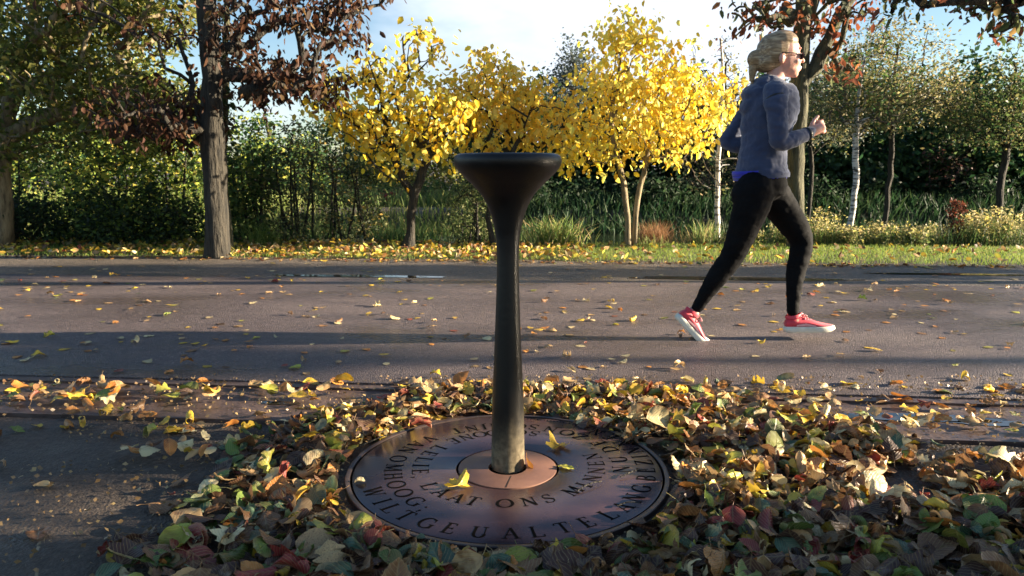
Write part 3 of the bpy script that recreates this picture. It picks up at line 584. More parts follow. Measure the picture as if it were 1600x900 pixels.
wspec = [(1205, 345, 1262, 'low weeds hidden between the runner knees'), (1255, 318, 1312, 'tall pale seed headed weed just in front of the runner knee'), (1295, 348, 1352, 'low green weeds at the foot of the white birch'), (1345, 342, 1402, 'yellowish weeds at the foot of the grey lacy tree'),
         (1392, 345, 1452, 'dense green weeds right of the grey lacy tree'), (1440, 340, 1502, 'green and straw weeds beside the reddish dead stalk'), (1500, 322, 1552, 'pale cream seed headed weed right of the reddish dead stalk'), (1540, 316, 1592, 'yellow flowering weed close to the right edge'), (1575, 322, 1650, 'tall pale weeds cut by the right edge'), (1140, 352, 1200, 'low weeds behind the runner trailing thigh')]
for i, (x0, yt_, x1, lb) in enumerate(wspec):
    rng = np.random.default_rng(500 + i); Y = yb + .25 + rng.uniform(0, .25); a, b = P(x0, 380, Y).x, P(x1, 380, Y).x; c_ = (a + b) / 2; hw = (b - a) / 2; zb = gz(c_, Y); h = P((x0 + x1) / 2, yt_, Y).z - zb
    n = 90; base = np.stack([rng.normal(0, hw * .45, n), rng.normal(0, .12, n), np.zeros(n)], 1); ht = rng.uniform(.45, 1, n) * h
    V1, F1, C1 = blades(base, ht, .008, .45, palette(WD, (1, 1, 2, 2), n, rng), rng, 4)
    # stalk leaves and seed heads
    m = 1100; ii = rng.integers(0, n, m); tt = rng.uniform(.15, 1.0, m) ** .7
    Cc = base[ii] + np.stack([rng.normal(0, .025, m), rng.normal(0, .025, m), ht[ii] * tt * .95], 1)
    cc = np.where((tt > .72)[:, None], palette([(.46, .40, .20), (.5, .42, .12), (.34, .3, .14)], (2, 1.5, 1), m, rng), palette(WD, (1, .6, 3, 2), m, rng))
    V2, F2, C2 = leaves_np(Cc, .034, cc, .0, .5, rng, False)
    root = thing('weed_clump', lb, 'weeds', (c_, Y, zb), 'weeds along the pond bank')
    st1 = link('stems', mesh_np('stems', V1, F1, C1), M['leaf'], root, False); st1.matrix_parent_inverse = Matrix()
    st2 = link('seed_heads', mesh_np('seed_heads', V2, F2, C2), M['leaf'], root, False); st2.matrix_parent_inverse = Matrix()
shrub('dead_stalk', 'rust red dead dock stalks standing among the pale weeds', 1478, 305, 1504, 372, yb + .35, 40, 16, .03, [(.2, .06, .03), (.13, .045, .03)], (1, 1), 140, .06, .02, nst=3, r0=.008, cat='shrub', droop=.2)
# ------------------------------------------------------------------ round steel plate with the cut inscription
c0, c1 = G(793, 655), G(793, 866)
PC = Vector((G(793, 745).x, (c0.y + c1.y) / 2, 0)); PR = (c0.y - c1.y) / 2
PZ = .016
def plate_mat(name, stops, r0, r1, met, blot=True):
    m, n, l, b = newmat(name)
    t = n.new('ShaderNodeTexCoord'); x = n.new('ShaderNodeTexNoise'); x.inputs['Scale'].default_value = 5; x.inputs['Detail'].default_value = 9; x.inputs['Roughness'].default_value = .65; l.new(t.outputs['Object'], x.inputs['Vector'])
    r = ramp(n, stops); l.new(x.outputs['Fac'], r.inputs[0]); l.new(r.outputs[0], b.inputs['Base Color'])
    y = n.new('ShaderNodeTexNoise'); y.inputs['Scale'].default_value = 2.6; y.inputs['Detail'].default_value = 7; l.new(t.outputs['Object'], y.inputs['Vector'])
    q = n.new('ShaderNodeMapRange'); q.inputs['From Min'].default_value = .38; q.inputs['From Max'].default_value = .62; q.inputs['To Min'].default_value = r0; q.inputs['To Max'].default_value = r1
    l.new(y.outputs['Fac'], q.inputs['Value']); l.new(q.outputs[0], b.inputs['Roughness']); b.inputs['Metallic'].default_value = met; b.inputs['IOR'].default_value = 1.75
    z = n.new('ShaderNodeTexNoise'); z.inputs['Scale'].default_value = 130; z.inputs['Detail'].default_value = 5; l.new(t.outputs['Object'], z.inputs['Vector'])
    bp = n.new('ShaderNodeBump'); bp.inputs['Strength'].default_value = .22; bp.inputs['Distance'].default_value = .0015; l.new(z.outputs['Fac'], bp.inputs['Height']); l.new(bp.outputs[0], b.inputs['Normal'])
    return m
M['plate'] = plate_mat('rusted_steel_plate', [(.25, (.026, .016, .022)), (.5, (.055, .030, .033)), (.75, (.095, .050, .044))], .16, .33, .12)
M['rust'] = plate_mat('rusty_centre', [(.25, (.10, .045, .03)), (.5, (.19, .088, .055)), (.75, (.29, .15, .095))], .5, .75, .1)
M['void'] = noisemat('cut_letter_dark', [(.3, (.003, .003, .003)), (.7, (.007, .006, .005))], 30, 3, .9, .3, 100, .002, spec=.03)
M['rim'] = noisemat('steel_rim', [(.3, (.04, .028, .026)), (.7, (.10, .07, .06))], 12, 6, .35, .3, 90, .002, metallic=.4)
def lathe(name, prof, seg=96, c=(0, 0, 0)):
    V = []; F = []
    for r_, z_ in prof:
        for i in range(seg): a = 2 * math.pi * i / seg; V.append((c[0] + r_ * math.cos(a), c[1] + r_ * math.sin(a), c[2] + z_))
    for j in range(len(prof) - 1):
        for i in range(seg): F.append((j * seg + i, j * seg + (i + 1) % seg, (j + 1) * seg + (i + 1) % seg, (j + 1) * seg + i))
    return mesh_py(name, V, F)
def sharp(o, ang=35):
    me = o.data; me.set_sharp_from_angle(angle=rad(ang))
plate = thing('inscribed_plate', 'round rusted steel plate with cut verse around the foot of the fountain', 'ground plate', (PC.x, PC.y, 0))
RI = PR * .315
sharp(link('plate_ring', lathe('plate_ring', [(RI + .004, -.01), (RI + .004, PZ - .001), (RI + .006, PZ), (PR - .0225, PZ), (PR - .021, PZ - .001), (PR - .021, -.01)], c=PC, seg=160), M['plate'], plate))
sharp(link('outer_rim', lathe('outer_rim', [(PR - .0145, -.01), (PR - .0145, PZ + .001), (PR - .013, PZ + .002), (PR - .002, PZ + .002), (PR, PZ), (PR, -.01)], c=PC, seg=160), M['rim'], plate))
sharp(link('centre_disc', lathe('centre_disc', [(.0585, -.01), (.0585, PZ + .001), (RI - .005, PZ + .001), (RI - .003, PZ), (RI - .003, -.01)], c=PC, seg=128), M['rust'], plate))
sharp(link('bedding', lathe('bedding', [(.0, .004), (PR - .003, .004)], c=PC, seg=96), M['void'], plate))
# letters: strokes with thick stems, thin hairlines and serifs, in a box one unit high
def arc(cx, cy, rx, ry, a0, a1, n=14): return [(cx + rx * math.cos(rad(a0 + (a1 - a0) * i / n)), cy + ry * math.sin(rad(a0 + (a1 - a0) * i / n))) for i in range(n + 1)]
TK, TN, SF = .15, .06, .055
def stem(x, y0=0, y1=1, s0=True, s1=True, w_=TK):
    o_ = [('l', [(x, y0), (x, y1)], w_)]
    if s0: o_.append(('l', [(x - .15, y0 + SF / 2), (x + .15, y0 + SF / 2)], SF))
    if s1: o_.append(('l', [(x - .15, y1 - SF / 2), (x + .15, y1 - SF / 2)], SF))
    return o_
def glyph(ch):
    g = {
        'I': (.34, stem(.17)), 'L': (.68, stem(.18) + [('l', [(.18, .025), (.66, .025)], SF), ('l', [(.64, 0), (.66, .22)], SF)]),
        'T': (.74, stem(.37, s1=False) + [('l', [(.02, .975), (.72, .975)], SF), ('l', [(.03, 1), (.01, .8)], SF), ('l', [(.71, 1), (.73, .8)], SF)]),
        'E': (.66, stem(.18) + [('l', [(.18, .025), (.6, .025)], SF), ('l', [(.18, .975), (.57, .975)], SF), ('l', [(.18, .51), (.48, .51)], SF), ('l', [(.59, 0), (.63, .22)], SF), ('l', [(.56, 1), (.58, .8)], SF), ('l', [(.48, .42), (.48, .6)], SF)]),
        'H': (.86, stem(.18) + stem(.68) + [('l', [(.18, .51), (.68, .51)], TN)]),
        'N': (.9, [('l', [(.17, 0), (.17, 1)], TN), ('l', [(.72, 0), (.72, 1)], TN), ('l', [(.14, .98), (.73, .02)], TK), ('l', [(.04, .022), (.3, .022)], SF), ('l', [(.59, .978), (.86, .978)], SF), ('l', [(.0, .978), (.2, .978)], SF)]),
        'M': (1.08, [('l', [(.18, 0), (.2, 1)], TN), ('l', [(.2, .98), (.54, .04)], TK), ('l', [(.54, .02), (.88, .98)], TN), ('l', [(.9, 0), (.9, 1)], TK), ('l', [(.05, .022), (.32, .022)], SF), ('l', [(.76, .022), (1.05, .022)], SF), ('l', [(.07, .978), (.22, .978)], SF), ('l', [(.88, .978), (1.04, .978)], SF)]),
        'A': (.86, [('l', [(.13, 0), (.42, 1)], TN), ('l', [(.40, 1), (.72, 0)], TK), ('l', [(.24, .34), (.6, .34)], TN), ('l', [(.0, .022), (.27, .022)], SF), ('l', [(.57, .022), (.86, .022)], SF)]),
        'V': (.84, [('l', [(.13, 1), (.43, 0)], TK), ('l', [(.42, .01), (.7, 1)], TN), ('l', [(.0, .978), (.28, .978)], SF), ('l', [(.57, .978), (.84, .978)], SF)]),
        'W': (1.24, [('l', [(.13, 1), (.39, 0)], TK), ('l', [(.38, .01), (.62, .95)], TN), ('l', [(.55, 1), (.82, 0)], TK), ('l', [(.81, .01), (1.08, 1)], TN), ('l', [(.0, .978), (.27, .978)], SF), ('l', [(.95, .978), (1.22, .978)], SF)]),
        'Z': (.74, [('l', [(.06, .975), (.68, .975)], SF), ('l', [(.04, .025), (.68, .025)], SF), ('l', [(.64, .97), (.08, .03)], TK), ('l', [(.07, 1), (.05, .8)], SF), ('l', [(.67, 0), (.71, .22)], SF)]),
        'O': (.96, [('a', arc(.46, .5, .40, .48, 0, 360, 30), 0)]),
        'C': (.84, [('a', arc(.46, .5, .40, .48, 48, 318, 24), 0), ('l', [(.74, .98), (.75, .7)], SF)]),
        'G': (.92, [('a', arc(.46, .5, .40, .48, 48, 315, 24), 0), ('l', [(.74, .98), (.75, .7)], SF), ('l', [(.76, .08), (.76, .42)], TK), ('l', [(.62, .42), (.9, .42)], SF)]),
        'D': (.9, stem(.18) + [('a', arc(.3, .5, .5, .475, -90, 90, 18), 0), ('l', [(.18, .025), (.3, .025)], SF), ('l', [(.18, .975), (.3, .975)], SF)]),
        'B': (.76, stem(.18) + [('a', arc(.32, .745, .27, .23, -90, 90, 14), 0), ('a', arc(.34, .265, .32, .24, -90, 90, 14), 0), ('l', [(.18, .975), (.33, .975)], SF), ('l', [(.18, .515), (.34, .515)], SF), ('l', [(.18, .025), (.35, .025)], SF)]),
        'U': (.86, [('l', [(.18, .34), (.18, 1)], TK), ('l', [(.70, .34), (.70, 1)], TN), ('a', arc(.44, .34, .26, .33, 180, 360, 16), 0), ('l', [(.03, .978), (.34, .978)], SF), ('l', [(.57, .978), (.84, .978)], SF)]),
        'J': (.42, [('l', [(.24, -.05), (.24, 1)], TK), ('l', [(.1, .978), (.4, .978)], SF), ('l', [(.24, -.05), (.02, -.2)], TN)]),
        'S': (.66, [('a', [(.55, .8), (.5, .92), (.36, .975), (.22, .94), (.12, .84), (.11, .72), (.17, .62), (.3, .54), (.42, .47), (.52, .37), (.54, .25), (.48, .12), (.34, .03), (.2, .04), (.1, .12), (.06, .24)], .02), ('l', [(.55, .98), (.56, .72)], SF), ('l', [(.06, .02), (.05, .28)], SF)]),
        ',': (.25, [('l', [(.12, .1), (.12, .0)], .12), ('l', [(.14, .0), (.05, -.16)], TN)]),
        ';': (.25, [('l', [(.12, .1), (.12, .0)], .12), ('l', [(.14, .0), (.05, -.16)], TN), ('l', [(.12, .55), (.12, .44)], .12)]),
        '-': (.4, [('l', [(.08, .42), (.34, .42)], .07)]), "'": (.2, [('l', [(.1, 1), (.08, .8)], .09)]),
    }[ch]; return g
LV, LF = [], []; lay = [0]
def put(ch, ang, R, H, sc=1.0):
    wd, strokes = glyph(ch)
    def mp(x, y):
        a = rad(ang) + (x - wd / 2) * H * sc / R; r_ = R - (y - .5) * H
        return (PC.x + r_ * math.cos(a), PC.y + r_ * math.sin(a))
    for kind, pts, th in strokes:
        lay[0] = (lay[0] + 1) % 9; z_ = PZ + .0004 + lay[0] * .00006
        ring = []
        for i, (x, y) in enumerate(pts):
            x0, y0_ = pts[max(0, i - 1)]; x1, y1_ = pts[min(len(pts) - 1, i + 1)]; dx, dy = x1 - x0, y1_ - y0_; L = math.hypot(dx, dy) or 1; dx /= L; dy /= L
            if kind == 'a': t = TN + (TK - TN + .01) * abs(dy) ** 1.4 if th == 0 else TN + (TK - TN) * (abs(dx * .62 - dy * .78) if .35 < y < .7 else .2)
            else: t = th
            ring.append(((x - dy * t / 2, y + dx * t / 2), (x + dy * t / 2, y - dx * t / 2)))
        b = len(LV)
        for p, q in ring: LV.extend([(*mp(*p), z_), (*mp(*q), z_)])
        for i in range(len(ring) - 1): LF.append((b + 2 * i, b + 2 * i + 1, b + 2 * i + 3, b + 2 * i + 2))
k = PR / .494
LET = [('-', 64, .31), *zip('SCHOONE', (73, 82, 91, 100, 109, 119, 129), (.312, .311, .309, .306, .304, .298, .292)), *zip('LELIE,', (145, 156, 167, 177, 187, 195), (.28, .278, .274, .272, .269, .268)),
       *zip('LAAT', (211, 224, 237, 248), (.264, .26, .257, .254)), *zip('ONS', (269, 284.5, 298), (.25, .247, .248)), *zip('MINNEN,', (318, 330, 342, 354.5, 366, 378, 389), (.253, .26, .268, .275, .28, .287, .294)),
       *zip('NU', (357.5, 370), (.352, .36)), *zip('DE', (384, 394), (.368, .37)), *zip('ZON', (47, 56, 66), (.366, .369, .371)), *zip('SCHIJNT', (76, 83.5, 92, 98.5, 103, 110.5, 119), (.374, .374, .374, .374, .373, .373, .372)),
       *zip("VAN", (138, 147.5, 156.5), (.366, .363, .360)), *zip('OMHOOG;', (169, 180.5, 191, 201.5, 212, 223, 231), (.357, .353, .351, .349, .348, .349, .352)),
       *zip('WILT', (205, 214.5, 221.5, 230), (.422,) * 4), *zip('GE', (240.5, 249.5), (.42,) * 2), ('U', 260.5, .42), *zip('AL', (271.5, 280.5), (.42,) * 2), *zip('TE', (290.5, 300), (.417,) * 2), *zip('LANG', (310.5, 319.5, 329, 338.5), (.418,) * 4),
       *zip('BEZINNEN', (349, 357, 365, 371.5, 378.5, 388, 396.5, 405), (.424, .427, .432, .435, .437, .44, .441, .441))]
for ch, a_, r_ in LET:
    put(ch, a_, r_ * k, (.052 if r_ < .33 else .054 if r_ < .4 else .056) * k, 1.02 if r_ < .4 else .94)
for i in range(26):   # the tiny maker's line near the back edge, unreadable in the photograph
    a_ = rad(42 + i * 1.55); r_ = .457 * k
    if i % 8 != 5:
        b_ = len(LV)
        for da, dr in ((-.004, -.0045), (.004, -.0045), (.005, .0045), (-.002, .0045)): LV.append((PC.x + (r_ + dr) * math.cos(a_ + da), PC.y + (r_ + dr) * math.sin(a_ + da), PZ + .0005))
        LF.append((b_, b_ + 1, b_ + 2, b_ + 3))
link('inscription', mesh_py('inscription', LV, LF), M['void'], plate, False)
# small bolts and the seam of the centre disc
sm = mesh_py('seam', [(PC.x - .006, PC.y - RI + .006, PZ + .0016), (PC.x - .002, PC.y - RI + .006, PZ + .0016), (PC.x + .012, PC.y - .066, PZ + .0016), (PC.x + .010, PC.y - .066, PZ + .0016)], [(0, 1, 2, 3)])
link('seam', sm, M['rim'], plate, False)

# ------------------------------------------------------------------ drinking fountain
FB = Vector((PC.x + .001, G(793, 731).y, 0)); FY = FB.y
M['iron'] = noisemat('black_painted_iron', [(.3, (.005, .0046, .0046)), (.7, (.011, .0095, .009))], 18, 8, .38, .35, 160, .0012, rrange=(.36, .52), spec=.35)
def columnmat():
    m, n, l, b = newmat('weathered_iron_column')
    t = n.new('ShaderNodeTexCoord'); s_ = n.new('ShaderNodeSeparateXYZ'); l.new(t.outputs['Object'], s_.inputs[0])
    mp = n.new('ShaderNodeMapping'); mp.inputs['Scale'].default_value = (1, 1, .35); l.new(t.outputs['Object'], mp.inputs[0])
    a = n.new('ShaderNodeTexNoise'); a.inputs['Scale'].default_value = 16; a.inputs['Detail'].default_value = 9; a.inputs['Roughness'].default_value = .65; l.new(mp.outputs[0], a.inputs['Vector'])
    q = n.new('ShaderNodeMapRange'); q.inputs['From Min'].default_value = .30; q.inputs['From Max'].default_value = .0; l.new(s_.outputs['Z'], q.inputs['Value'])
    ad = n.new('ShaderNodeMath'); ad.operation = 'MULTIPLY_ADD'; ad.inputs[1].default_value = 1.5; ad.inputs[2].default_value = -.55; l.new(a.outputs['Fac'], ad.inputs[0])
    s2 = n.new('ShaderNodeMath'); s2.operation = 'MULTIPLY_ADD'; s2.inputs[1].default_value = 1.0; l.new(q.outputs[0], s2.inputs[0]); l.new(ad.outputs[0], s2.inputs[2])
    r = n.new('ShaderNodeMapRange'); r.inputs['From Min'].default_value = .48; r.inputs['From Max'].default_value = .95; l.new(s2.outputs[0], r.inputs['Value'])
    lim = n.new('ShaderNodeMath'); lim.operation = 'MULTIPLY'; g2 = n.new('ShaderNodeMapRange'); g2.inputs['From Min'].default_value = .22; g2.inputs['From Max'].default_value = .04; l.new(s_.outputs['Z'], g2.inputs['Value'])
    l.new(r.outputs[0], lim.inputs[0]); l.new(g2.outputs[0], lim.inputs[1])
    f = n.new('ShaderNodeTexNoise'); f.inputs['Scale'].default_value = 60; f.inputs['Detail'].default_value = 8; l.new(t.outputs['Object'], f.inputs['Vector'])
    rp = ramp(n, [(.3, (.09, .07, .04)), (.7, (.25, .20, .12))]); l.new(f.outputs['Fac'], rp.inputs[0])
    mi = n.new('ShaderNodeMix'); mi.data_type = 'RGBA'; b.inputs['Specular IOR Level'].default_value = .35; mi.inputs['A'].default_value = (.010, .009, .008, 1); l.new(lim.outputs[0], mi.inputs['Factor']); l.new(rp.outputs[0], mi.inputs['B']); l.new(mi.outputs['Result'], b.inputs['Base Color'])
    rr = n.new('ShaderNodeMapRange'); rr.inputs['To Min'].default_value = .4; rr.inputs['To Max'].default_value = .85; l.new(lim.outputs[0], rr.inputs['Value']); l.new(rr.outputs[0], b.inputs['Roughness'])
    bp = n.new('ShaderNodeBump'); bp.inputs['Strength'].default_value = .35; bp.inputs['Distance'].default_value = .002; l.new(f.outputs['Fac'], bp.inputs['Height']); l.new(bp.outputs[0], b.inputs['Normal'])
    return m
M['column'] = columnmat()
prof_px = [(741, 26.2), (720, 26), (700, 25.7), (660, 25.2), (620, 24.4), (580, 22.6), (520, 20.2), (460, 18.2), (420, 17.2), (395, 17.3), (372, 18.9), (355, 21.5), (340, 25), (327, 29.5), (315, 35), (303, 42.5), (289, 55), (280, 64.5), (270, 74.5), (262, 80.8), (256, 83.6), (250.5, 84.3), (246, 83.4), (243, 81.3), (241, 78), (240, 74)]
prof = []
for py, hw in prof_px:
    p = P(793, py, FY); dep = p.y * ct + (CH - p.z) * st; prof.append((hw / FPX * dep, p.z))
prof[0] = (prof[0][0], -.008)
import bisect
def smoothprof(pr, m=4):
    o_ = []
    for i in range(len(pr) - 1):
        p0 = pr[max(0, i - 1)]; p1 = pr[i]; p2 = pr[i + 1]; p3 = pr[min(len(pr) - 1, i + 2)]
        for j in range(m):
            t = j / m
            o_.append(tuple(.5 * ((2 * p1[k]) + (-p0[k] + p2[k]) * t + (2 * p0[k] - 5 * p1[k] + 4 * p2[k] - p3[k]) * t * t + (-p0[k] + 3 * p1[k] - 3 * p2[k] + p3[k]) * t ** 3) for k in (0, 1)))
    return o_ + [pr[-1]]
sp = smoothprof(prof); cut = min(range(len(sp)), key=lambda i: abs(sp[i][1] - P(793, 372, FY).z))
tz, tr_ = sp[-1][1], sp[-1][0]
bowlin = [(tr_ - .004, tz), (tr_ - .010, tz - .003), (tr_ - .03, tz - .018), (tr_ - .06, tz - .035), (.03, tz - .05), (.012, tz - .052)]
ft = thing('drinking_fountain', 'black iron drinking fountain with flared bowl on a slender column', 'drinking fountain', (FB.x, FB.y, 0))
def pl(name, prof, mat, seg=96):
    o = bpy.data.objects.new(name, lathe(name, prof, seg)); COL.objects.link(o); o.data.materials.append(mat); o.data.polygons.foreach_set('use_smooth', [True] * len(o.data.polygons)); o.parent = ft; return o
pl('column', sp[:cut + 1], M['column'])
bw = pl('bowl', sp[cut:] + bowlin, M['iron'])
dr = pl('drain', [(.012, tz - .051), (.012, tz - .049), (.009, tz - .0485), (.008, tz - .056), (0, tz - .056)], M['rim'], 24); dr.parent = bw
nzl = pl('spout', [(.014, tz - .054), (.014, tz - .036), (.011, tz - .03), (.004, tz - .028), (.003, tz - .034), (0, tz - .034)], M['rim'], 24); nzl.parent = bw; nzl.location = (.05, .045, .012)

# ------------------------------------------------------------------ runner
yr = G(1090, 534).y
def R(px, py, dy=0): return P(px, py, yr + dy)
PXM = R(1200, 300).x - R(1199, 300).x      # metres per pixel at the runner
def loft(bm, pts, rx, ry, seg=20, ref=Vector((0, 1, 0)), cap=True):
    rings = []
    for i, p in enumerate(pts):
        t = (pts[min(i + 1, len(pts) - 1)] - pts[max(i - 1, 0)]).normalized(); a = t.cross(ref).normalized(); b = a.cross(t).normalized()
        rings.append([bm.verts.new(p + a * rx[i] * math.cos(2 * math.pi * j / seg) + b * ry[i] * math.sin(2 * math.pi * j / seg)) for j in range(seg)])
    for r0_, r1_ in zip(rings[:-1], rings[1:]):
        for j in range(seg): bm.faces.new((r0_[j], r0_[(j + 1) % seg], r1_[(j + 1) % seg], r1_[j]))
    if cap: bm.faces.new(rings[0][::-1]); bm.faces.new(rings[-1])
def dense(pts, rs, n=5):
    """Catmull-Rom through joints, radii along"""
    P_, R_ = [], [[] for _ in rs]
    for i in range(len(pts) - 1):
        q = [pts[max(0, i - 1)], pts[i], pts[i + 1], pts[min(len(pts) - 1, i + 2)]]
        for j in range(n):
            t = j / n; cr = lambda a, b, c, d: .5 * ((2 * b) + (c - a) * t + (2 * a - 5 * b + 4 * c - d) * t * t + (3 * b - a - 3 * c + d) * t ** 3)
            P_.append(cr(*q))
            for k_, r in enumerate(rs): R_[k_].append(cr(r[max(0, i - 1)], r[i], r[i + 1], r[min(len(r) - 1, i + 2)]))
    P_.append(pts[-1]); [R_[k_].append(r[-1]) for k_, r in enumerate(rs)]
    return P_, R_
def limb(bm, js, grow_=0.0, n=5, seg=18, flat=1.0):
    pts = [j[0] for j in js]; rs = [j[1] + grow_ for j in js]; rs2 = [(j[2] if len(j) > 2 else j[1] * flat) + grow_ for j in js]
    p_, (a, b) = dense(pts, [rs, rs2], n); loft(bm, p_, a, b, seg)
    ball(bm, pts[0], (rs[0] * .98,) * 3); ball(bm, pts[-1], (rs[-1] * .98,) * 3)
def ball(bm, c, r, rot=None, seg=16):
    m = Matrix.Translation(c) @ (rot.to_4x4() if rot else Matrix()) @ Matrix.Diagonal((*r, 1))
    bmesh.ops.create_uvsphere(bm, u_segments=seg, v_segments=seg // 2 + 2, radius=1, matrix=m)
def remesh(name, bm, vox, mat, parent, smooth=6, fac=.5, disp=None, origin=None):
    me = bpy.data.meshes.new(name); bmesh.ops.recalc_face_normals(bm, faces=bm.faces[:]); bm.to_mesh(me); bm.free()
    o = bpy.data.objects.new(name, me); COL.objects.link(o)
    r = o.modifiers.new('r', 'REMESH'); r.mode = 'VOXEL'; r.voxel_size = vox
    s = o.modifiers.new('s', 'SMOOTH'); s.iterations = smooth; s.factor = fac
    dg = bpy.context.evaluated_depsgraph_get(); dg.update(); m2_ = bpy.data.meshes.new_from_object(o.evaluated_get(dg)); bpy.data.objects.remove(o)
    if disp:
        n_ = len(m2_.vertices); co = np.empty(n_ * 3, np.float32); m2_.vertices.foreach_get('co', co); co = co.reshape(-1, 3); nr = np.empty(n_ * 3, np.float32); m2_.vertices.foreach_get('normal', nr); nr = nr.reshape(-1, 3)
        d = np.array([disp(Vector(c)) for c in co]); m2_.vertices.foreach_set('co', (co + nr * d[:, None]).ravel()); m2_.update()
    m2_.name = name; m2_.materials.clear(); return link(name, m2_, mat, parent)
def fabric(name, c0_, c1_, rough=.85, sheen=.3, sc=9):
    m, n, l, b = newmat(name); t = n.new('ShaderNodeTexCoord'); x = n.new('ShaderNodeTexNoise'); x.inputs['Scale'].default_value = sc; x.inputs['Detail'].default_value = 6; l.new(t.outputs['Object'], x.inputs['Vector'])
    r = ramp(n, [(.3, c0_), (.7, c1_)]); l.new(x.outputs['Fac'], r.inputs[0]); l.new(r.outputs[0], b.inputs['Base Color']); b.inputs['Roughness'].default_value = rough; b.inputs['Sheen Weight'].default_value = sheen; b.inputs['Specular IOR Level'].default_value = .12 if sheen == 0.0 and 'tights' in name else .4
    y = n.new('ShaderNodeTexNoise'); y.inputs['Scale'].default_value = 420; l.new(t.outputs['Object'], y.inputs['Vector']); bp = n.new('ShaderNodeBump'); bp.inputs['Strength'].default_value = .25; bp.inputs['Distance'].default_value = .002; l.new(y.outputs['Fac'], bp.inputs['Height']); l.new(bp.outputs[0], b.inputs['Normal']); return m
M['skin'], n_, l_, b_ = newmat('skin'); b_.inputs['Base Color'].default_value = (.62, .33, .25, 1); b_.inputs['Roughness'].default_value = .5; b_.inputs['Subsurface Weight'].default_value = .25; b_.inputs['Subsurface Radius'].default_value = (.012, .004, .002); b_.inputs['Subsurface Scale'].default_value = 1
M['hoodie'] = fabric('slate_hoodie', (.022, .034, .082), (.044, .058, .112))
M['tights'] = fabric('black_tights', (.0022, .0022, .0028), (.0055, .0055, .0065), .8, .0)
M['blue'] = fabric('blue_shirt', (.02, .02, .35), (.03, .03, .5))
M['shoe'] = fabric('coral_red_mesh', (.55, .025, .05), (.72, .06, .09), .55, .2, 30)
M['lace'] = fabric('pale_pink_laces', (.8, .35, .35), (.85, .5, .48), .7, .1, 40)
M['sole'] = fabric('white_rubber_sole', (.66, .63, .52), (.78, .75, .64), .5, .0, 30)
M['black'] = fabric('black_plastic', (.012, .012, .014), (.02, .02, .022), .35, 0)
def hairmat():
    m, n, l, b = newmat('blond_hair'); t = n.new('ShaderNodeTexCoord'); mp = n.new('ShaderNodeMapping'); mp.inputs['Scale'].default_value = (3, 30, 40); mp.inputs['Rotation'].default_value = (0, .25, 0); l.new(t.outputs['Object'], mp.inputs[0])
    x = n.new('ShaderNodeTexNoise'); x.inputs['Scale'].default_value = 3; x.inputs['Detail'].default_value = 6; l.new(mp.outputs[0], x.inputs['Vector'])
    r = ramp(n, [(.3, (.15, .09, .045)), (.5, (.30, .20, .105)), (.7, (.55, .41, .24))]); l.new(x.outputs['Fac'], r.inputs[0]); l.new(r.outputs[0], b.inputs['Base Color']); b.inputs['Roughness'].default_value = .42
    bp = n.new('ShaderNodeBump'); bp.inputs['Strength'].default_value = .3; bp.inputs['Distance'].default_value = .002; l.new(x.outputs['Fac'], bp.inputs['Height']); l.new(bp.outputs[0], b.inputs['Normal']); return m
M['hair'] = hairmat()
torso = [(R(1189, 274), .138, .165), (R(1190, 252), .122, .148), (R(1194, 225), .115, .138), (R(1199, 195), .128, .146), (R(1204, 168), .136, .155), (R(1206, 147), .122, .150), (R(1205, 132), .085, .100), (R(1208, 121), .056, .060)]
near_arm = [(R(1211, 145, -.15), .060), (R(1213, 165, -.19), .054), (R(1216, 195, -.205), .047), (R(1219, 221, -.20), .042), (R(1236, 219, -.18), .044), (R(1252, 213, -.145), .037), (R(1265, 207, -.12), .029)]
far_arm = [(R(1203, 145, .15), .060), (R(1183, 165, .19), .054), (R(1157, 192, .215), .047), (R(1137, 221, .21), .042), (R(1150, 226, .19), .042), (R(1172, 224, .15), .035), (R(1188, 219, .12), .028)]
near_leg = [(R(1183, 292, -.085), .098), (R(1174, 322, -.085), .092), (R(1160, 362, -.075), .076), (R(1144, 400, -.06), .061), (R(1127, 424, -.045), .056), (R(1111, 447, -.03), .047), (R(1097, 468, -.015), .036), (R(1090, 480, -.01), .032)]
far_leg = [(R(1198, 294, .085), .098), (R(1217, 320, .08), .088), (R(1237, 348, .07), .075), (R(1252, 377, .055), .060), (R(1249, 402, .045), .055), (R(1243, 428, .03), .049), (R(1240, 460, .01), .037), (R(1239, 485, 0), .033)]
person = thing('person', 'jogger in slate hoodie, black tights and red shoes running on the path', 'person', (R(1180, 534).x, yr, .018))
# body: one continuous surface, a little inside the clothes
bm = bmesh.new(); g_ = -.012
pts, (ra, rb) = dense([t[0] for t in torso[1:]], [[t[1] + g_ for t in torso[1:]], [t[2] + g_ for t in torso[1:]]]); loft(bm, pts, ra, rb, 24)
for L_ in (near_arm, far_arm, near_leg, far_leg): limb(bm, [(j[0], j[1] + g_) for j in L_])
ball(bm, R(1187, 288), (.115, .15, .10))
limb(bm, [(R(1205, 134), .052), (R(1212, 118), .047), (R(1218, 102), .048)])                         # neck
ball(bm, R(1220, 80), (.094, .073, .088)); ball(bm, R(1227, 94), (.078, .064, .080))                  # skull, face
ball(bm, R(1235, 108), (.046, .044, .040)); ball(bm, R(1241, 116), (.020, .022, .018))                # jaw, chin
limb(bm, [(R(1248, 83), .008), (R(1251, 89), .010), (R(1254.5, 95.5), .011)], seg=10)                 # nose
ball(bm, R(1249.5, 105), (.010, .019, .0065)); ball(bm, R(1248.5, 108.5), (.010, .018, .007))         # lips
ball(bm, R(1246, 77), (.012, .05, .009)); ball(bm, R(1243, 95, -.04), (.022, .02, .022)); ball(bm, R(1243, 95, .04), (.022, .02, .022))   # brow, cheeks
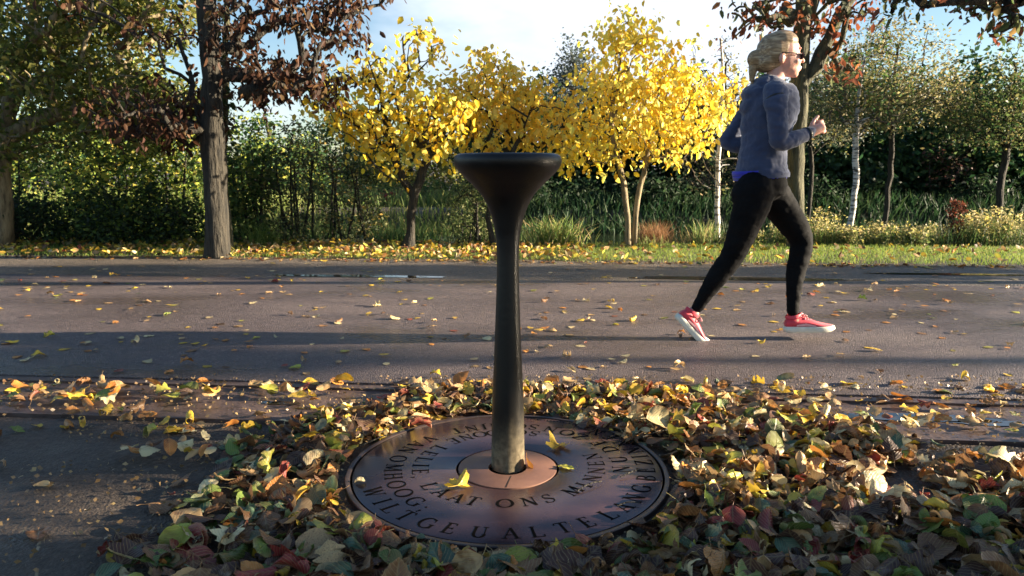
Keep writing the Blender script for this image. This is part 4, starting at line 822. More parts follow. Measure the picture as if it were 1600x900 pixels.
for s in (-1, 1):
    ball(bm, R(1222, 91, s * .071), (.017, .008, .028)); ball(bm, R(1221.5, 90, s * .079), (.012, .006, .022))
def hand(bm, wrist, d, side, near):
    """loose running fist: palm, four curled fingers of different length and a thumb on top"""
    d = d.normalized(); inn = Vector((0, 1 if near else -1, 0)); upv = inn.cross(d) * (1 if near else -1); upv = upv.normalized()
    if upv.z < 0: upv = -upv
    limb(bm, [(wrist, .024, .02), (wrist + d * .035, .026, .03), (wrist + d * .075, .024, .036)], n=3)
    palm = wrist + d * .078
    for i, (ln, off) in enumerate([(.030, .027), (.034, .009), (.031, -.009), (.025, -.026)]):
        k0 = palm + upv * off; k1 = k0 + d * ln * .75 + inn * .012; k2 = k1 - d * .006 + inn * .030; k3 = k2 - d * ln * .8 + inn * .004
        limb(bm, [(k0, .0092), (k1, .0088), (k2, .0080), (k3, .0072)], n=3, seg=8)
    t0 = wrist + d * .030 + upv * .024 + inn * .006; t1 = t0 + d * .028 + upv * .020 + inn * .008; t2 = t1 + d * .030 + upv * .012
    limb(bm, [(t0, .0125), (t1, .0105), (t2, .0085)], n=3, seg=8)
hand(bm, R(1263.5, 208, -.122), R(1283, 199, -.10) - R(1263, 208, -.122), -1, True)
hand(bm, R(1186, 220, .122), R(1203, 214, .07) - R(1186, 220, .122), 1, False)
ball(bm, R(1083, 492, 0), (.04, .033, .045)); ball(bm, R(1242, 503, 0), (.05, .033, .028))           # ankles going into the shoes
body = remesh('body', bm, .0048, M['skin'], person, smooth=4)
# hoodie
def wrinkle(c):
    return .009 * noise.noise((c.x * 9, c.y * 7, c.z * 17 + c.x * 8)) + .005 * noise.noise((c.x * 30, c.y * 18, c.z * 42)) + .002 * noise.noise((c.x * 70, c.y * 60, c.z * 90))
bm = bmesh.new()
pts, (ra, rb) = dense([t[0] for t in torso], [[t[1] for t in torso], [t[2] for t in torso]]); loft(bm, pts, ra, rb, 28)
for L_ in (near_arm, far_arm): limb(bm, L_)
ball(bm, R(1226, 168, 0), (.050, .10, .075))                                                      # chest
ball(bm, R(1177, 148), (.052, .105, .050), Euler((0, rad(-38), 0)).to_matrix()); ball(bm, R(1168, 163), (.032, .072, .055), Euler((0, rad(18), 0)).to_matrix())   # hood on the back
ball(bm, R(1190, 130), (.052, .085, .034), Euler((0, rad(-30), 0)).to_matrix())
hood = remesh('hoodie', bm, .006, M['hoodie'], person, smooth=4, disp=wrinkle); hood['label'] = 'slate blue hooded running jacket with long sleeves'
bm = bmesh.new(); rg = [(R(1189, 278), .137, .164), (R(1189, 271), .1385, .1655)]
loft(bm, [r_[0] for r_ in rg], [r_[1] for r_ in rg], [r_[2] for r_ in rg], 40, cap=False); me = bpy.data.meshes.new('hem'); bm.to_mesh(me); bm.free(); hm = link('hem_band', me, M['hoodie'], hood); hm.matrix_parent_inverse = hood.matrix_world.inverted() @ Matrix()
hm.parent = person; hm.matrix_parent_inverse = Matrix.Translation(-Vector(person.location))
def cuff(name, c, d, r0_, r1_, L_, mat):
    bm = bmesh.new(); d = d.normalized(); loft(bm, [c, c + d * L_ * .5, c + d * L_], [r0_, (r0_ + r1_) / 2 + .001, r1_], [r0_, (r0_ + r1_) / 2 + .001, r1_], 20); me = bpy.data.meshes.new(name); bm.to_mesh(me); bm.free(); return link(name, me, mat, person)
cuff('wrist_band', R(1258, 210.5, -.135), R(1265, 207, -.12) - R(1256, 211, -.14), .0365, .033, .022, M['black'])
cuff('sleeve_stripe', R(1211.5, 156, -.172), R(1213, 162, -.182) - R(1211, 156, -.17), .0592, .0585, .009, M['black'])
# blue shirt edge
bm = bmesh.new(); loft(bm, [R(1187, 273), R(1187, 281)], [.133, .128], [.160, .157], 40); me = bpy.data.meshes.new('shirt'); bm.to_mesh(me); bm.free(); link('shirt_hem', me, M['blue'], person)
bm = bmesh.new(); loft(bm, [R(1184, 266), R(1184, 273)], [.126, .126], [.150, .15], 40); me = bpy.data.meshes.new('shirt'); bm.to_mesh(me); bm.free(); link('shirt_hem', me, M['blue'], person)
# tights
bm = bmesh.new(); limb(bm, near_leg); limb(bm, far_leg); ball(bm, R(1187, 288), (.128, .158, .10)); ball(bm, R(1170, 304, -.075), (.088, .085, .095)); ball(bm, R(1172, 304, .075), (.086, .085, .095))
loft(bm, [R(1188, 305), R(1188, 290), R(1188, 270)], [.115, .13, .122], [.15, .16, .155], 28)
ball(bm, R(1120, 428, -.04), (.045, .05, .07), Euler((0, rad(32), 0)).to_matrix())
remesh('tights', bm, .006, M['tights'], person, smooth=5, disp=lambda c: .0035 * noise.noise((c.x * 22, c.y * 12, c.z * 34)) + .0015 * noise.noise((c.x * 50, c.y * 40, c.z * 90)))
# hair
bm = bmesh.new()
ball(bm, R(1212, 78.5), (.097, .079, .088)); ball(bm, R(1208, 86), (.078, .076, .080)); ball(bm, R(1221, 66), (.083, .072, .058)); ball(bm, R(1196, 98), (.055, .068, .05))
ball(bm, R(1180, 92), (.040, .036, .044)); limb(bm, [(R(1178, 102), .026), (R(1176, 113), .021), (R(1175, 124), .013), (R(1176, 131), .006)], seg=10)
def strand(c): return .0016 * noise.noise((c.x * 12, c.y * 50, c.z * 40))
hr = remesh('hair', bm, .0045, M['hair'], person, smooth=5, disp=strand); hr['label'] = 'blond hair tied back in a loose bun'
bm = bmesh.new(); ball(bm, R(1184, 92), (.020, .032, .038)); me = bpy.data.meshes.new('tie'); bm.to_mesh(me); bm.free(); link('hair_tie', me, M['black'], person)
# sunglasses
gl = thing('tmp', 'x', 'x'); bpy.data.objects.remove(gl)
bm = bmesh.new()
for s in (-1, 1): limb(bm, [(R(1222, 82, s * .079), .0025), (R(1236, 82.5, s * .078), .0028), (R(1250, 84, s * .058), .003)], n=2, seg=6)
limb(bm, [(R(1250, 84, -.058), .003), (R(1255, 84, -.02), .003), (R(1255, 84, .02), .003), (R(1250, 84, .058), .003)], n=3, seg=6)
me = bpy.data.meshes.new('glasses'); bm.to_mesh(me); bm.free(); gls = link('glasses_frame', me, M['black'], person)
bm = bmesh.new()
for s in (-1, 1): ball(bm, R(1252, 88, s * .033), (.005, .026, .017), Euler((0, 0, rad(-16 * s))).to_matrix(), 12)
me = bpy.data.meshes.new('lens'); bm.to_mesh(me); bm.free()
M['lens'], _n, _l, b_ = newmat('tinted_lens'); b_.inputs['Base Color'].default_value = (.03, .02, .02, 1); b_.inputs['Roughness'].default_value = .08
link('lens', me, M['lens'], gls).matrix_parent_inverse = (Matrix.Translation(Vector(person.location)) @ gls.matrix_parent_inverse).inverted()
# shoes: built along +X, heel at 0, sole on z = 0
def shoe(name, origin, pitch, bend, label):
    L_ = .262; mt = Matrix.Translation(origin) @ Matrix.Rotation(-pitch, 4, 'Y')
    def bendp(v):
        x0 = .185
        if bend and v.x > x0:
            d = v.x - x0; a = -bend * min(1, d / .07); return Vector((x0 + d * math.cos(a) - v.z * math.sin(a) * .0 , v.y, v.z - d * math.sin(a)))
        return v
    def fin(bm, nm, mat, sub=1):
        for v in bm.verts: v.co = mt @ bendp(v.co)
        bmesh.ops.recalc_face_normals(bm, faces=bm.faces[:]); me = bpy.data.meshes.new(nm); bm.to_mesh(me); bm.free(); return me
    secs = [(.0, .020, .032, .060), (.012, .029, .026, .082), (.04, .034, .026, .088), (.075, .034, .026, .082), (.105, .035, .026, .078), (.135, .040, .026, .068), (.165, .045, .026, .056), (.195, .046, .026, .047), (.222, .041, .027, .041), (.245, .029, .028, .036), (.256, .014, .029, .033)]
    bm = bmesh.new(); rings = []; sg = 16
    for x, hw, z0_, z1_ in secs:
        ring = []
        for j in range(sg):
            a = 2 * math.pi * j / sg; yy = math.cos(a); zz = math.sin(a); yy = math.copysign(abs(yy) ** .75, yy); zz = math.copysign(abs(zz) ** .8, zz)
            tp = 1 - .38 * max(0, zz); ring.append(bm.verts.new((x, yy * hw * tp, (z0_ + z1_) / 2 + zz * (z1_ - z0_) / 2)))
        rings.append(ring)
    for r0_, r1_ in zip(rings[:-1], rings[1:]):
        for j in range(sg): bm.faces.new((r0_[j], r0_[(j + 1) % sg], r1_[(j + 1) % sg], r1_[j]))
    bm.faces.new(rings[0][::-1]); bm.faces.new(rings[-1]); bmesh.ops.subdivide_edges(bm, edges=bm.edges[:], cuts=1, smooth=.6, use_grid_fill=True)
    up = link(name, fin(bm, 'upper', M['shoe']), M['shoe'], person); up['label'] = label
    inv = (Matrix.Translation(Vector(person.location)) @ up.matrix_parent_inverse).inverted()
    bm = bmesh.new(); out_ = [(-.006, .0), (.0, .026), (.03, .037), (.075, .035), (.12, .039), (.17, .049), (.205, .049), (.235, .041), (.258, .022), (.264, .0)]
    oo = [(x, y) for x, y in out_] + [(x, -y) for x, y in out_[-2:0:-1]]
    lv = []
    for z_, k_ in ((.0, .90), (.004, .98), (.018, 1.02), (.030, .99), (.034, .93)):
        lv.append([bm.verts.new(((x - .13) * k_ + .13, y * k_, z_ + (.008 * max(0, (x - .2) / .06) ** 2 if z_ < .01 else 0))) for x, y in oo])
    for r0_, r1_ in zip(lv[:-1], lv[1:]):
        for j in range(len(oo)): bm.faces.new((r0_[j], r0_[(j + 1) % len(oo)], r1_[(j + 1) % len(oo)], r1_[j]))
    bm.faces.new(lv[0][::-1]); bm.faces.new(lv[-1])
    s_ = link('sole', fin(bm, 'sole', M['sole']), M['sole'], up); s_.matrix_parent_inverse = inv
    bm = bmesh.new()
    for i in range(5):
        x = .098 + i * .017; z_ = .082 - i * .0085
        limb(bm, [(Vector((x, -.022, z_ - .010)), .0028), (Vector((x + .004, 0, z_ + .003)), .003), (Vector((x, .022, z_ - .010)), .0028)], n=3, seg=6)
    for s in (-1, 1): limb(bm, [(Vector((.098, 0, .086)), .003), (Vector((.092, s * .018, .098)), .003), (Vector((.105, s * .028, .090)), .003), (Vector((.104, s * .008, .087)), .003)], n=3, seg=6)
    l_ = link('laces', fin(bm, 'laces', M['lace']), M['lace'], up); l_.matrix_parent_inverse = inv
    bm = bmesh.new()
    loft(bm, [Vector((.045, 0, .078)), Vector((.043, 0, .090)), Vector((.042, 0, .096))], [.042, .044, .040], [.034, .033, .03], 20, ref=Vector((0, 1, 0)), cap=False)
    c_ = link('collar', fin(bm, 'collar', M['shoe']), M['shoe'], up); c_.matrix_parent_inverse = inv
    bm = bmesh.new()
    for s in (-1, 1):
        b0 = [bm.verts.new(p) for p in ((.05, s * .0345, .045), (.10, s * .0355, .052), (.15, s * .0415, .040), (.15, s * .0425, .034), (.10, s * .0365, .040), (.05, s * .0355, .037))]
        bm.faces.new(b0 if s < 0 else b0[::-1])
    t_ = link('side_trim', fin(bm, 'trim', M['lace']), M['lace'], up, False); t_.matrix_parent_inverse = inv
hl = R(1058, 488, -.01); tp_ = R(1102, 532, -.01); dv = tp_ - hl
shoe('shoe', Vector((hl.x - .012, hl.y, hl.z - .028)), math.atan2(dv.z, dv.x) + rad(-2), rad(28), 'red running shoe of the trailing foot, pushing off on its toe')
hf = R(1226, 519, 0); shoe('shoe', Vector((hf.x, hf.y, hf.z)), rad(1.5), 0, 'red running shoe of the leading foot, just above the path')

# ------------------------------------------------------------------ fallen leaves
def leafshape(kind, seed, lo=False):
    rng = random.Random(seed); nu, nv = (6, 2) if lo else (15, 6)
    V, UV, T_ = [], [], []
    fold = rng.uniform(-.15, .35); cx = rng.choice([0, rng.uniform(.2, .8), rng.uniform(.8, 2.4)]) * rng.choice([1, -1, 1]); cy = rng.choice([rng.uniform(0, .6), rng.uniform(.3, 1.4), rng.uniform(2.5, 6.5)]) * rng.choice([1, 1, -1]); tw = rng.uniform(-.6, .6); crm = rng.uniform(.6, 1.9)
    if kind == 'path': crm = .3
    if kind == 'path': fold *= .3; cx *= .25; cy *= .25; tw *= .3
    off = rng.uniform(0, 99); s_ = .48 if kind == 'broad' else .40
    for i in range(nu + 1):
        t = i / nu
        if kind in ('oval', 'path'): wv = math.sin(math.pi * t ** .8) ** .75 * .33
        elif kind == 'broad': wv = math.sin(math.pi * t ** .65) ** .62 * .43
        elif kind == 'round': wv = math.sqrt(max(0, 1 - (2 * t - 1) ** 2)) * .46 + (.02 if 0 < i < nu else 0)
        elif kind == 'lobed': wv = math.sin(math.pi * t ** .72) ** .6 * (.42 + .15 * math.cos(t * 18)) 
        else: wv = math.sin(math.pi * t ** .8) ** .9 * .22
        if i == nu: wv = 0.0
        for j in range(-nv // 2, nv // 2 + 1):
            f = j / (nv // 2); e = wv * f
            ser = 0 if (lo or abs(f) < .99) else (.035 if i % 2 else -.03) * (1 if kind != 'round' else .4)
            x = t + (.0 if abs(f) < .99 else (.035 if i % 2 else 0)); y = e + math.copysign(ser, f) * (0 < i < nu)
            z = abs(y) * fold + crm * (.06 * noise.noise((x * 4 + off, y * 4, 1)) + .03 * noise.noise((x * 10 + off, y * 10, 2))) - .018 * abs(math.sin((x - abs(y) * 1.1) * 25)) * min(1, abs(y) * 6)
            ang = cy * y + tw * (t - .5)
            if abs(cy) > .05: yy, zz = math.sin(cy * y) / cy, (1 - math.cos(cy * y)) / cy + z * math.cos(cy * y)
            else: yy, zz = y, z
            a = tw * (t - .5); yy, zz = yy * math.cos(a) - zz * math.sin(a), yy * math.sin(a) + zz * math.cos(a)
            if abs(cx) > .05:
                q = cx * (x - .5); xx = math.sin(q) / cx; zc = (1 - math.cos(q)) / cx; xx, zz = xx - zz * math.sin(q), zc + zz * math.cos(q)
            else: xx = x - .5
            V.append((xx, yy, zz)); UV.append((t, y)); T_.append((t, abs(f)))
    m = nv + 1; F = [(i * m + j, i * m + j + 1, (i + 1) * m + j + 1, (i + 1) * m + j) for i in range(nu) for j in range(nv)]
    if not lo:   # stalk: a thin three sided tube
        b0 = Vector(V[nv // 2]); d = Vector(V[m + nv // 2]) - b0; d = -d.normalized(); L_ = rng.uniform(.15, .38); side = Vector((0, 1, 0)); pr = b0; base = len(V)
        for q in range(4):
            c_ = b0 + d * L_ * q / 3 + Vector((0, .06 * (q / 3) ** 2 * rng.choice([-1, 1]), .05 * (q / 3) ** 2))
            for e in range(3): an = e * 2.094; V.append(tuple(c_ + Vector((0, math.cos(an), math.sin(an))) * .011)); UV.append((0, 0)); T_.append((0, 0))
        for q in range(3):
            for e in range(3): F.append((base + q * 3 + e, base + q * 3 + (e + 1) % 3, base + q * 3 + 3 + (e + 1) % 3, base + q * 3 + 3 + e))
    V = np.array(V); V[:, 2] -= V[:, 2].min() * .6
    return V, np.array(F), np.array(UV), np.array(T_)
kinds = ['oval', 'broad', 'round', 'lobed', 'oval', 'broad', 'lobed', 'broad', 'narrow', 'oval', 'round', 'broad', 'oval', 'lobed', 'narrow', 'oval', 'lobed', 'broad', 'oval', 'narrow', 'lobed', 'oval']
SHP = [leafshape(kk, 50 + i) for i, kk in enumerate(kinds)]; FLT = [leafshape('path', 90 + i) for i in range(5)]; LOW = [leafshape(kk, 130 + i, True) for i, kk in enumerate(['oval', 'broad', 'round', 'path', 'path'])]
CN = {'golden yellow': (.74, .50, .045), 'pale cream': (.72, .60, .32), 'tan': (.48, .31, .14), 'brown': (.22, .105, .045), 'orange': (.56, .22, .04), 'green': (.12, .19, .035), 'blue green': (.075, .15, .085), 'dark brown': (.085, .038, .025), 'dark red': (.28, .035, .03), 'lime yellow': (.46, .46, .06)}
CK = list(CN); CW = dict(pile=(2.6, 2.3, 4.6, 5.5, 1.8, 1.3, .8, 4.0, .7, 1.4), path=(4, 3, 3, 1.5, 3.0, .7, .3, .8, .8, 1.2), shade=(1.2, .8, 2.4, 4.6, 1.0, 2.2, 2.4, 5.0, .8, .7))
def itp(x, xs_, ys_): return float(np.interp(x, xs_, ys_))
def density(px, py):
    """how thick the litter lies; returns cover 0..1 of the heap"""
    xl = itp(py, [595, 610, 630, 650, 670, 700, 740, 780, 820, 900, 1100], [760, 640, 570, 500, 430, 340, 290, 240, 190, 130, 60])
    xr = itp(py, [595, 605, 625, 650, 675, 700, 730, 760, 790, 815, 900], [900, 1010, 1090, 1240, 1360, 1470, 1450, 1400, 1410, 1600, 1900])
    soft = 55 + (py - 600) * .25
    nzv = noise.noise((px / 90, py / 45, 4)) * 45
    d = min(1, max(0, (px - xl + nzv) / soft)) * min(1, max(0, (xr - px + nzv) / 60)) * min(1, max(0, (py - 596 + nzv * .2) / 26))
    if py > 710: d = max(d, min(1, max(0, (px - 1440 + nzv) / 60)) * min(1, max(0, (py - 712) / 30)))
    return d
R_ = random.Random(99); LV_ = []   # (x, y, z, size, kindlist, idx, rot, colorname, zone, tilt)
def add_leaf(x, y, z, s, lst, tilt, zone, wts, px, py):
    LV_.append(dict(x=x, y=y, z=z, s=s, l=lst, i=R_.randrange(len(lst)), rz=R_.uniform(0, 6.283), tx=R_.gauss(0, tilt), ty=R_.gauss(0, tilt), c=R_.choices(CK, wts)[0], zone=zone, px=px, py=py, fl=R_.random() < .35))
cnt = 0
while cnt < 8200:
    x, y = R_.uniform(-2.6, 3.4), R_.uniform(.75, gy['gut1'] + .02); px, py, _d = proj(x, y)
    if not (-500 < px < 2200): continue
    rr_ = math.hypot(x - PC.x, y - PC.y); an = math.degrees(math.atan2(y - PC.y, x - PC.x)) % 360
    lim = PR + .035 + .02 * noise.noise((an / 12, 7, 7))
    if 25 < an < 62: lim -= .055
    if 128 < an < 150: lim -= .02
    if 345 < an or an < 8: lim -= .01
    if rr_ < lim: continue
    d = density(px, py)
    if R_.random() > d * (itp(px, [200, 430, 560], [.45, .6, 1]) if py > 690 else 1): continue
    edge = min(1, max(.15, (rr_ - PR) / .12)); h = .045 * d * edge * itp(px, [300, 560], [.6, 1]) * (.6 + .6 * abs(noise.noise((x * 3, y * 3, 1)))) 
    z = R_.random() ** .8 * h; s = R_.uniform(.045, .092) * itp(py, [600, 700, 800, 900], [.78, .88, 1.0, 1.08])
    if R_.random() < .48: s *= R_.uniform(.35, .7)
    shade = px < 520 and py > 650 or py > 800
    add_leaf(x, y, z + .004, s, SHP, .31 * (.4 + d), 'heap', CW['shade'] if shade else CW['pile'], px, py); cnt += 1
# thin scatter on the near soil and gutter
for _ in range(620):
    px, py = R_.uniform(-200, 1800), R_.uniform(604, 960) if R_.random() < .5 else R_.uniform(604, 690); p = G(px, py)
    if math.hypot(p.x - PC.x, p.y - PC.y) < PR + .03: continue
    if px < 560 and R_.random() < (.75 if py > 690 else .6): continue
    z = .016 if p.y - SL * p.x > gy['gut0'] else .004
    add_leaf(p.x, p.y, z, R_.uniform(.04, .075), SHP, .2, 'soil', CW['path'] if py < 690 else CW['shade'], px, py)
for (x0, x1, y0_, y1_, n_) in [(20, 190, 606, 640, 24), (240, 400, 604, 636, 10), (420, 560, 606, 640, 12), (200, 330, 700, 740, 14), (1040, 1250, 605, 650, 24)]:
    for _ in range(n_):
        px, py = R_.uniform(x0, x1), R_.uniform(y0_, y1_); p = G(px, py); add_leaf(p.x, p.y, .018 + R_.random() * .012, R_.uniform(.045, .08), SHP, .3, 'gutter', CW['path'], px, py)
# on the asphalt: mostly flat, pressed wet
for _ in range(640):
    x = R_.uniform(-5, 5); y = R_.uniform(gy['gut1'] + .05, gy['far']) + SL * x; px, py, _d = proj(x, y)
    if R_.random() < .6: add_leaf(x, y, .0195, R_.uniform(.03, .06), FLT, .03, 'path', CW['path'], px, py)
    else: add_leaf(x, y, .021, R_.uniform(.035, .065), SHP, .1, 'path', CW['path'], px, py)
for _ in range(90):
    x = R_.uniform(-6, 6); y = R_.uniform(gy['far'], gy['verge']) + SL * x; px, py, _d = proj(x, y); add_leaf(x, y, .008, R_.uniform(.04, .07), FLT, .05, 'gravel', CW['path'], px, py)
def leafcols(T_, cn, rnd):
    c = np.array(CN[cn]) * rnd.uniform(.75, 1.25); e = np.array(CN[rnd.choice(['brown', 'tan', 'dark brown'])]) if cn not in ('dark brown',) else c * .6
    k_ = rnd.random(); t, f = T_[:, 0], T_[:, 1]; w_ = np.clip((t if k_ < .3 else f ** 2.5 if k_ < .7 else 1 - t) * rnd.uniform(.1, .75) - .08, 0, 1)[:, None]
    return c * (1 - w_) + e * w_
for q in LV_:
    dd = math.hypot(q['y'], CH); q['vis'] = (q['s'] / dd) * (1.0 if (-30 < q['px'] < 1630 and 560 < q['py'] < 925) else 0) * (1 + q['z'] * 9) * (1.15 if q['zone'] != 'heap' else 1)
LV_.sort(key=lambda q: -q['vis']); IND, REST = LV_[:290], LV_[290:]
def place(V, q):
    V = V * q['s'] * (np.array([1, 1, -1]) if q['fl'] else 1)
    if q['fl']: V = V + [0, 0, .2 * q['s']]
    m = np.array(Euler((q['tx'], q['ty'], q['rz'])).to_matrix()); V = V @ m.T; V = V + [q['x'], q['y'], q['z'] - min(0, V[:, 2].min()) * .75]; return V
def merged(name, items):
    Vs, Fs, Cs, Us, b = [], [], [], [], 0; rnd = random.Random(3)
    for q in items:
        V, F, UV, T_ = q['l'][q['i']]; Vs.append(place(V, q)); Fs.append(F + b); Cs.append(leafcols(T_, q['c'], rnd)); Us.append(UV); b += len(V)
    return mesh_np(name, np.concatenate(Vs), np.concatenate(Fs), np.concatenate(Cs), np.concatenate(Us))
o = link('leaf_litter', merged('leaf_litter', REST), M['litter']); tag(o, 'mixed fallen autumn leaves strewn over the path edge and heaped round the plate', 'fallen leaves', kind='stuff')
rnd = random.Random(17); PRO = {}; LBLS = {}
kn = {0: 'oval', 1: 'broad', 2: 'rounded', 3: 'lobed', 4: 'oval', 5: 'broad', 6: 'lobed', 7: 'broad', 8: 'narrow', 9: 'oval', 10: 'rounded', 11: 'broad', 12: 'oval', 13: 'lobed', 14: 'narrow', 15: 'oval', 16: 'lobed', 17: 'broad', 18: 'oval', 19: 'narrow', 20: 'lobed', 21: 'oval'}
def where(q):
    px, py, z_ = q['px'], q['py'], q['zone']
    if z_ == 'path': return 'lying on the asphalt path ' + ('left of the fountain column' if px < 760 else 'between column and runner' if px < 1050 else 'around the runner feet')
    if z_ == 'gutter' or (z_ == 'soil' and py < 685): return 'in the wet gutter ' + ('at the far left' if px < 300 else 'left of the plate' if px < 640 else 'right of the plate')
    side = 'left' if px < 540 else 'middle' if px < 1050 else 'right'
    if py > 840: r = {'left': 'at the bottom left corner' if px < 270 else 'below the plate at its left', 'middle': 'in front of the plate at the bottom edge', 'right': 'at the bottom edge right of the plate' if px < 1330 else 'at the bottom right corner'}[side]
    elif py > 740: r = {'left': 'on dark soil at the left edge' if px < 270 else 'in the shaded heap left of the plate', 'middle': 'against the front rim of the plate', 'right': 'in the heap right of the plate' if px < 1330 else 'near the bare soil patch at right'}[side]
    else: r = {'left': 'on dark soil far left' if px < 270 else 'in the heap behind the plate at left', 'middle': 'in the sunlit heap behind the plate', 'right': 'in the sunlit heap right of the plate' if px < 1330 else 'near the right end of the gutter'}[side]
    return r
for q in IND:
    key = (q['i'] if q['l'] is SHP else 100 + q['i'], q['c'])
    V, F, UV, T_ = q['l'][q['i']]
    if key not in PRO:
        o = link('fallen_leaf', mesh_np('fallen_leaf', V, F, leafcols(T_, q['c'], rnd), UV), M['litter']); PRO[key] = o
    else:
        o = PRO[key].copy(); COL.objects.link(o)
    k_ = rnd.uniform(.8, 1.15); o.color = (k_, k_ * rnd.uniform(.94, 1.04), k_, 1)
    W_ = place(V, dict(q, fl=False)); zz = q['z'] - min(0, (W_[:, 2] - q['z']).min() * .5)
    o.location = (q['x'], q['y'], max(q['z'], zz)); o.rotation_euler = (q['tx'] + (math.pi if q['fl'] else 0), q['ty'], q['rz']); o.scale = (q['s'],) * 3
    if q['fl']: o.location.z += .22 * q['s']
    nm = (kn[q['i']] if q['l'] is SHP else 'flat') ; sz = 'large ' if q['s'] > .088 else 'small ' if q['s'] < .064 else ''
    if abs(q['tx']) + abs(q['ty']) > .75: sz += 'tipped up '
    elif q['fl']: sz += 'cupped '
    lb = f"{sz}{nm} {q['c']} leaf {where(q)}"; tag(o, lb, 'leaf', 'fallen leaves round the fountain and path')
byl = {}
for o in [o for o in bpy.data.objects if o.name.startswith('fallen_leaf')]: byl.setdefault(o['label'], []).append(o)
for lb, os_ in byl.items():
    if len(os_) > 1:
        os_.sort(key=lambda o: o.location.x / o.location.y); n_s = len(os_)
        for i, o in enumerate(os_):
            w_ = ('leftmost', 'rightmost')[i > 0] if n_s == 2 else ['leftmost', 'second from left', 'third from left', 'fourth from left', 'fifth from left', 'sixth from left'][min(i, 5)] if i < n_s - 1 else 'rightmost'
            o['label'] = lb.replace('tipped up ', 'raised ') + ', ' + w_ if len((lb + w_).split()) < 15 else w_ + ' ' + lb.replace('tipped up ', '').replace('cupped ', '').replace('the heap', 'heap')
# the single leaves on the steel plate
def single(px, py, z, s, shp, cn, rot, label, lst=SHP):
    V, F, UV, T_ = lst[shp]; p = G(px, py, z); o = link('fallen_leaf', mesh_np('fallen_leaf', V, F, leafcols(T_, cn, random.Random(px)), UV), M['litter'])
    o.location = p; o.rotation_euler = rot; o.scale = (s,) * 3; tag(o, label, 'leaf', 'fallen leaves round the fountain and path'); return o
def maple(seed):
    rng = random.Random(seed); V = [(0, 0, .05)]; T_ = [(0, 0)]; n = 60
    for k_ in (.35, .7, 1.0):
        for i in range(n):
            a = -math.pi * .82 + 1.64 * math.pi * i / (n - 1); lob = max(math.cos(a) ** 8 if abs(a) < 1.2 else 0, .82 * max(0, math.cos(a - .95)) ** 9, .82 * max(0, math.cos(a + .95)) ** 9, .55 * max(0, math.cos(a - 1.95)) ** 8, .55 * max(0, math.cos(a + 1.95)) ** 8)
            r_ = (.24 + .36 * lob) * (1 + .07 * math.sin(a * 19)) * k_; z_ = .30 * r_ * math.sin(a * 2.6 + 1) + .12 * r_ * math.cos(a * 5) + .5 * r_ * r_
            V.append((r_ * math.cos(a), r_ * math.sin(a), z_)); T_.append((k_, k_ * .9))
    F = [(0, 1 + i, 2 + i) for i in range(n - 1)]; Q = [(1 + k_ * n + i, 1 + (k_ + 1) * n + i, 1 + (k_ + 1) * n + i + 1, 1 + k_ * n + i + 1) for k_ in range(2) for i in range(n - 1)]
    b = len(V)
    for q in range(4):
        for e in range(3): an = e * 2.094; V.append((-.14 * q, .03 * q * q * .5 + .011 * math.cos(an), .05 + .02 * q * (1 if seed % 2 else 1.6) + .011 * math.sin(an))); T_.append((0, 0))
    Q += [(b + q * 3 + e, b + q * 3 + (e + 1) % 3, b + q * 3 + 3 + (e + 1) % 3, b + q * 3 + 3 + e) for q in range(3) for e in range(3)]
    V = np.array(V); V[:, 2] -= V[:, 2].min(); return V, [np.array(F), np.array(Q)], V[:, :2], np.array(T_)
MAP = [maple(1), maple(2)]
single(715, 763, PZ + .002, .085, 0, 'golden yellow', (0, .05, 1.1), 'small yellow maple leaf with its stalk down on the plate, left of the column', MAP)
single(873, 700, PZ + .002, .085, 1, 'golden yellow', (.1, -.05, 2.2), 'curled yellow maple leaf on the back right of the plate', MAP)
single(884, 730, PZ + .004, .055, 8, 'lime yellow', (0, 0, -.5), 'thin rolled yellow green leaf on the rim of the centre disc')
single(562, 753, PZ + .004, .03, 2, 'pale cream', (0, 0, .4), 'tiny pale round leaf on the left edge of the plate')
single(826, 728, PZ + .004, .055, 0, 'orange', (0, rad(75), .4), 'rolled orange brown leaf leaning against the foot of the column')
single(657, 668, PZ + .012, .085, 3, 'dark red', (.1, .2, .3), 'crinkled dark red leaf on the back left rim of the plate')
single(938, 664, PZ + .008, .05, 6, 'dark red', (.2, 0, 1), 'small bright crimson leaf at the back right rim of the plate')
single(1027, 655, .07, .085, 2, 'pale cream', (rad(50), .2, .3), 'upright cream coloured leaf shining in the sun behind the plate at right')
single(1364, 756, .045, .085, 10, 'pale cream', (rad(35), .1, .2), 'large pale cream green leaf propped up beside the bare soil patch')
single(722, 592, .05, .09, 12, 'orange', (.2, rad(-40), .6), 'dry brown leaf standing upright at the path edge left of the column')
single(1185, 622, .03, .10, 5, 'brown', (.2, -.1, .2), 'large dry curled brown leaf at the edge of the asphalt below the runner')
# twigs lying in the letters and on the heap
tw = 0
for x0, y0_, x1, y1_, lb in [(970, 745, 1012, 733, 'thin reddish twig lying across the letters right of the centre disc'), (903, 766, 940, 752, 'short reddish twig on the plate between centre disc and verse'), (965, 790, 1000, 786, 'pale twig lying near the word at the right rim of the plate'), (985, 690, 1060, 668, 'long grey twig sticking over the back right rim'), (556, 700, 632, 672, 'bent tan twig over the back left rim of the plate')]:
    a, b = G(x0, y0_, PZ + .006), G(x1, y1_, PZ + .008 + (.02 if 'rim' in lb and 'over' in lb else 0)); bm = bmesh.new(); md = (a + b) / 2 + Vector((0, .006, .004)); limb(bm, [(Vector((0, 0, 0)), .0025), (md - a, .002), (b - a, .0014)], n=3, seg=6)
    me = bpy.data.meshes.new('twig'); bm.to_mesh(me); bm.free(); o = link('twig', me, M['bark'], None); o.location = a; tag(o, lb, 'twig')
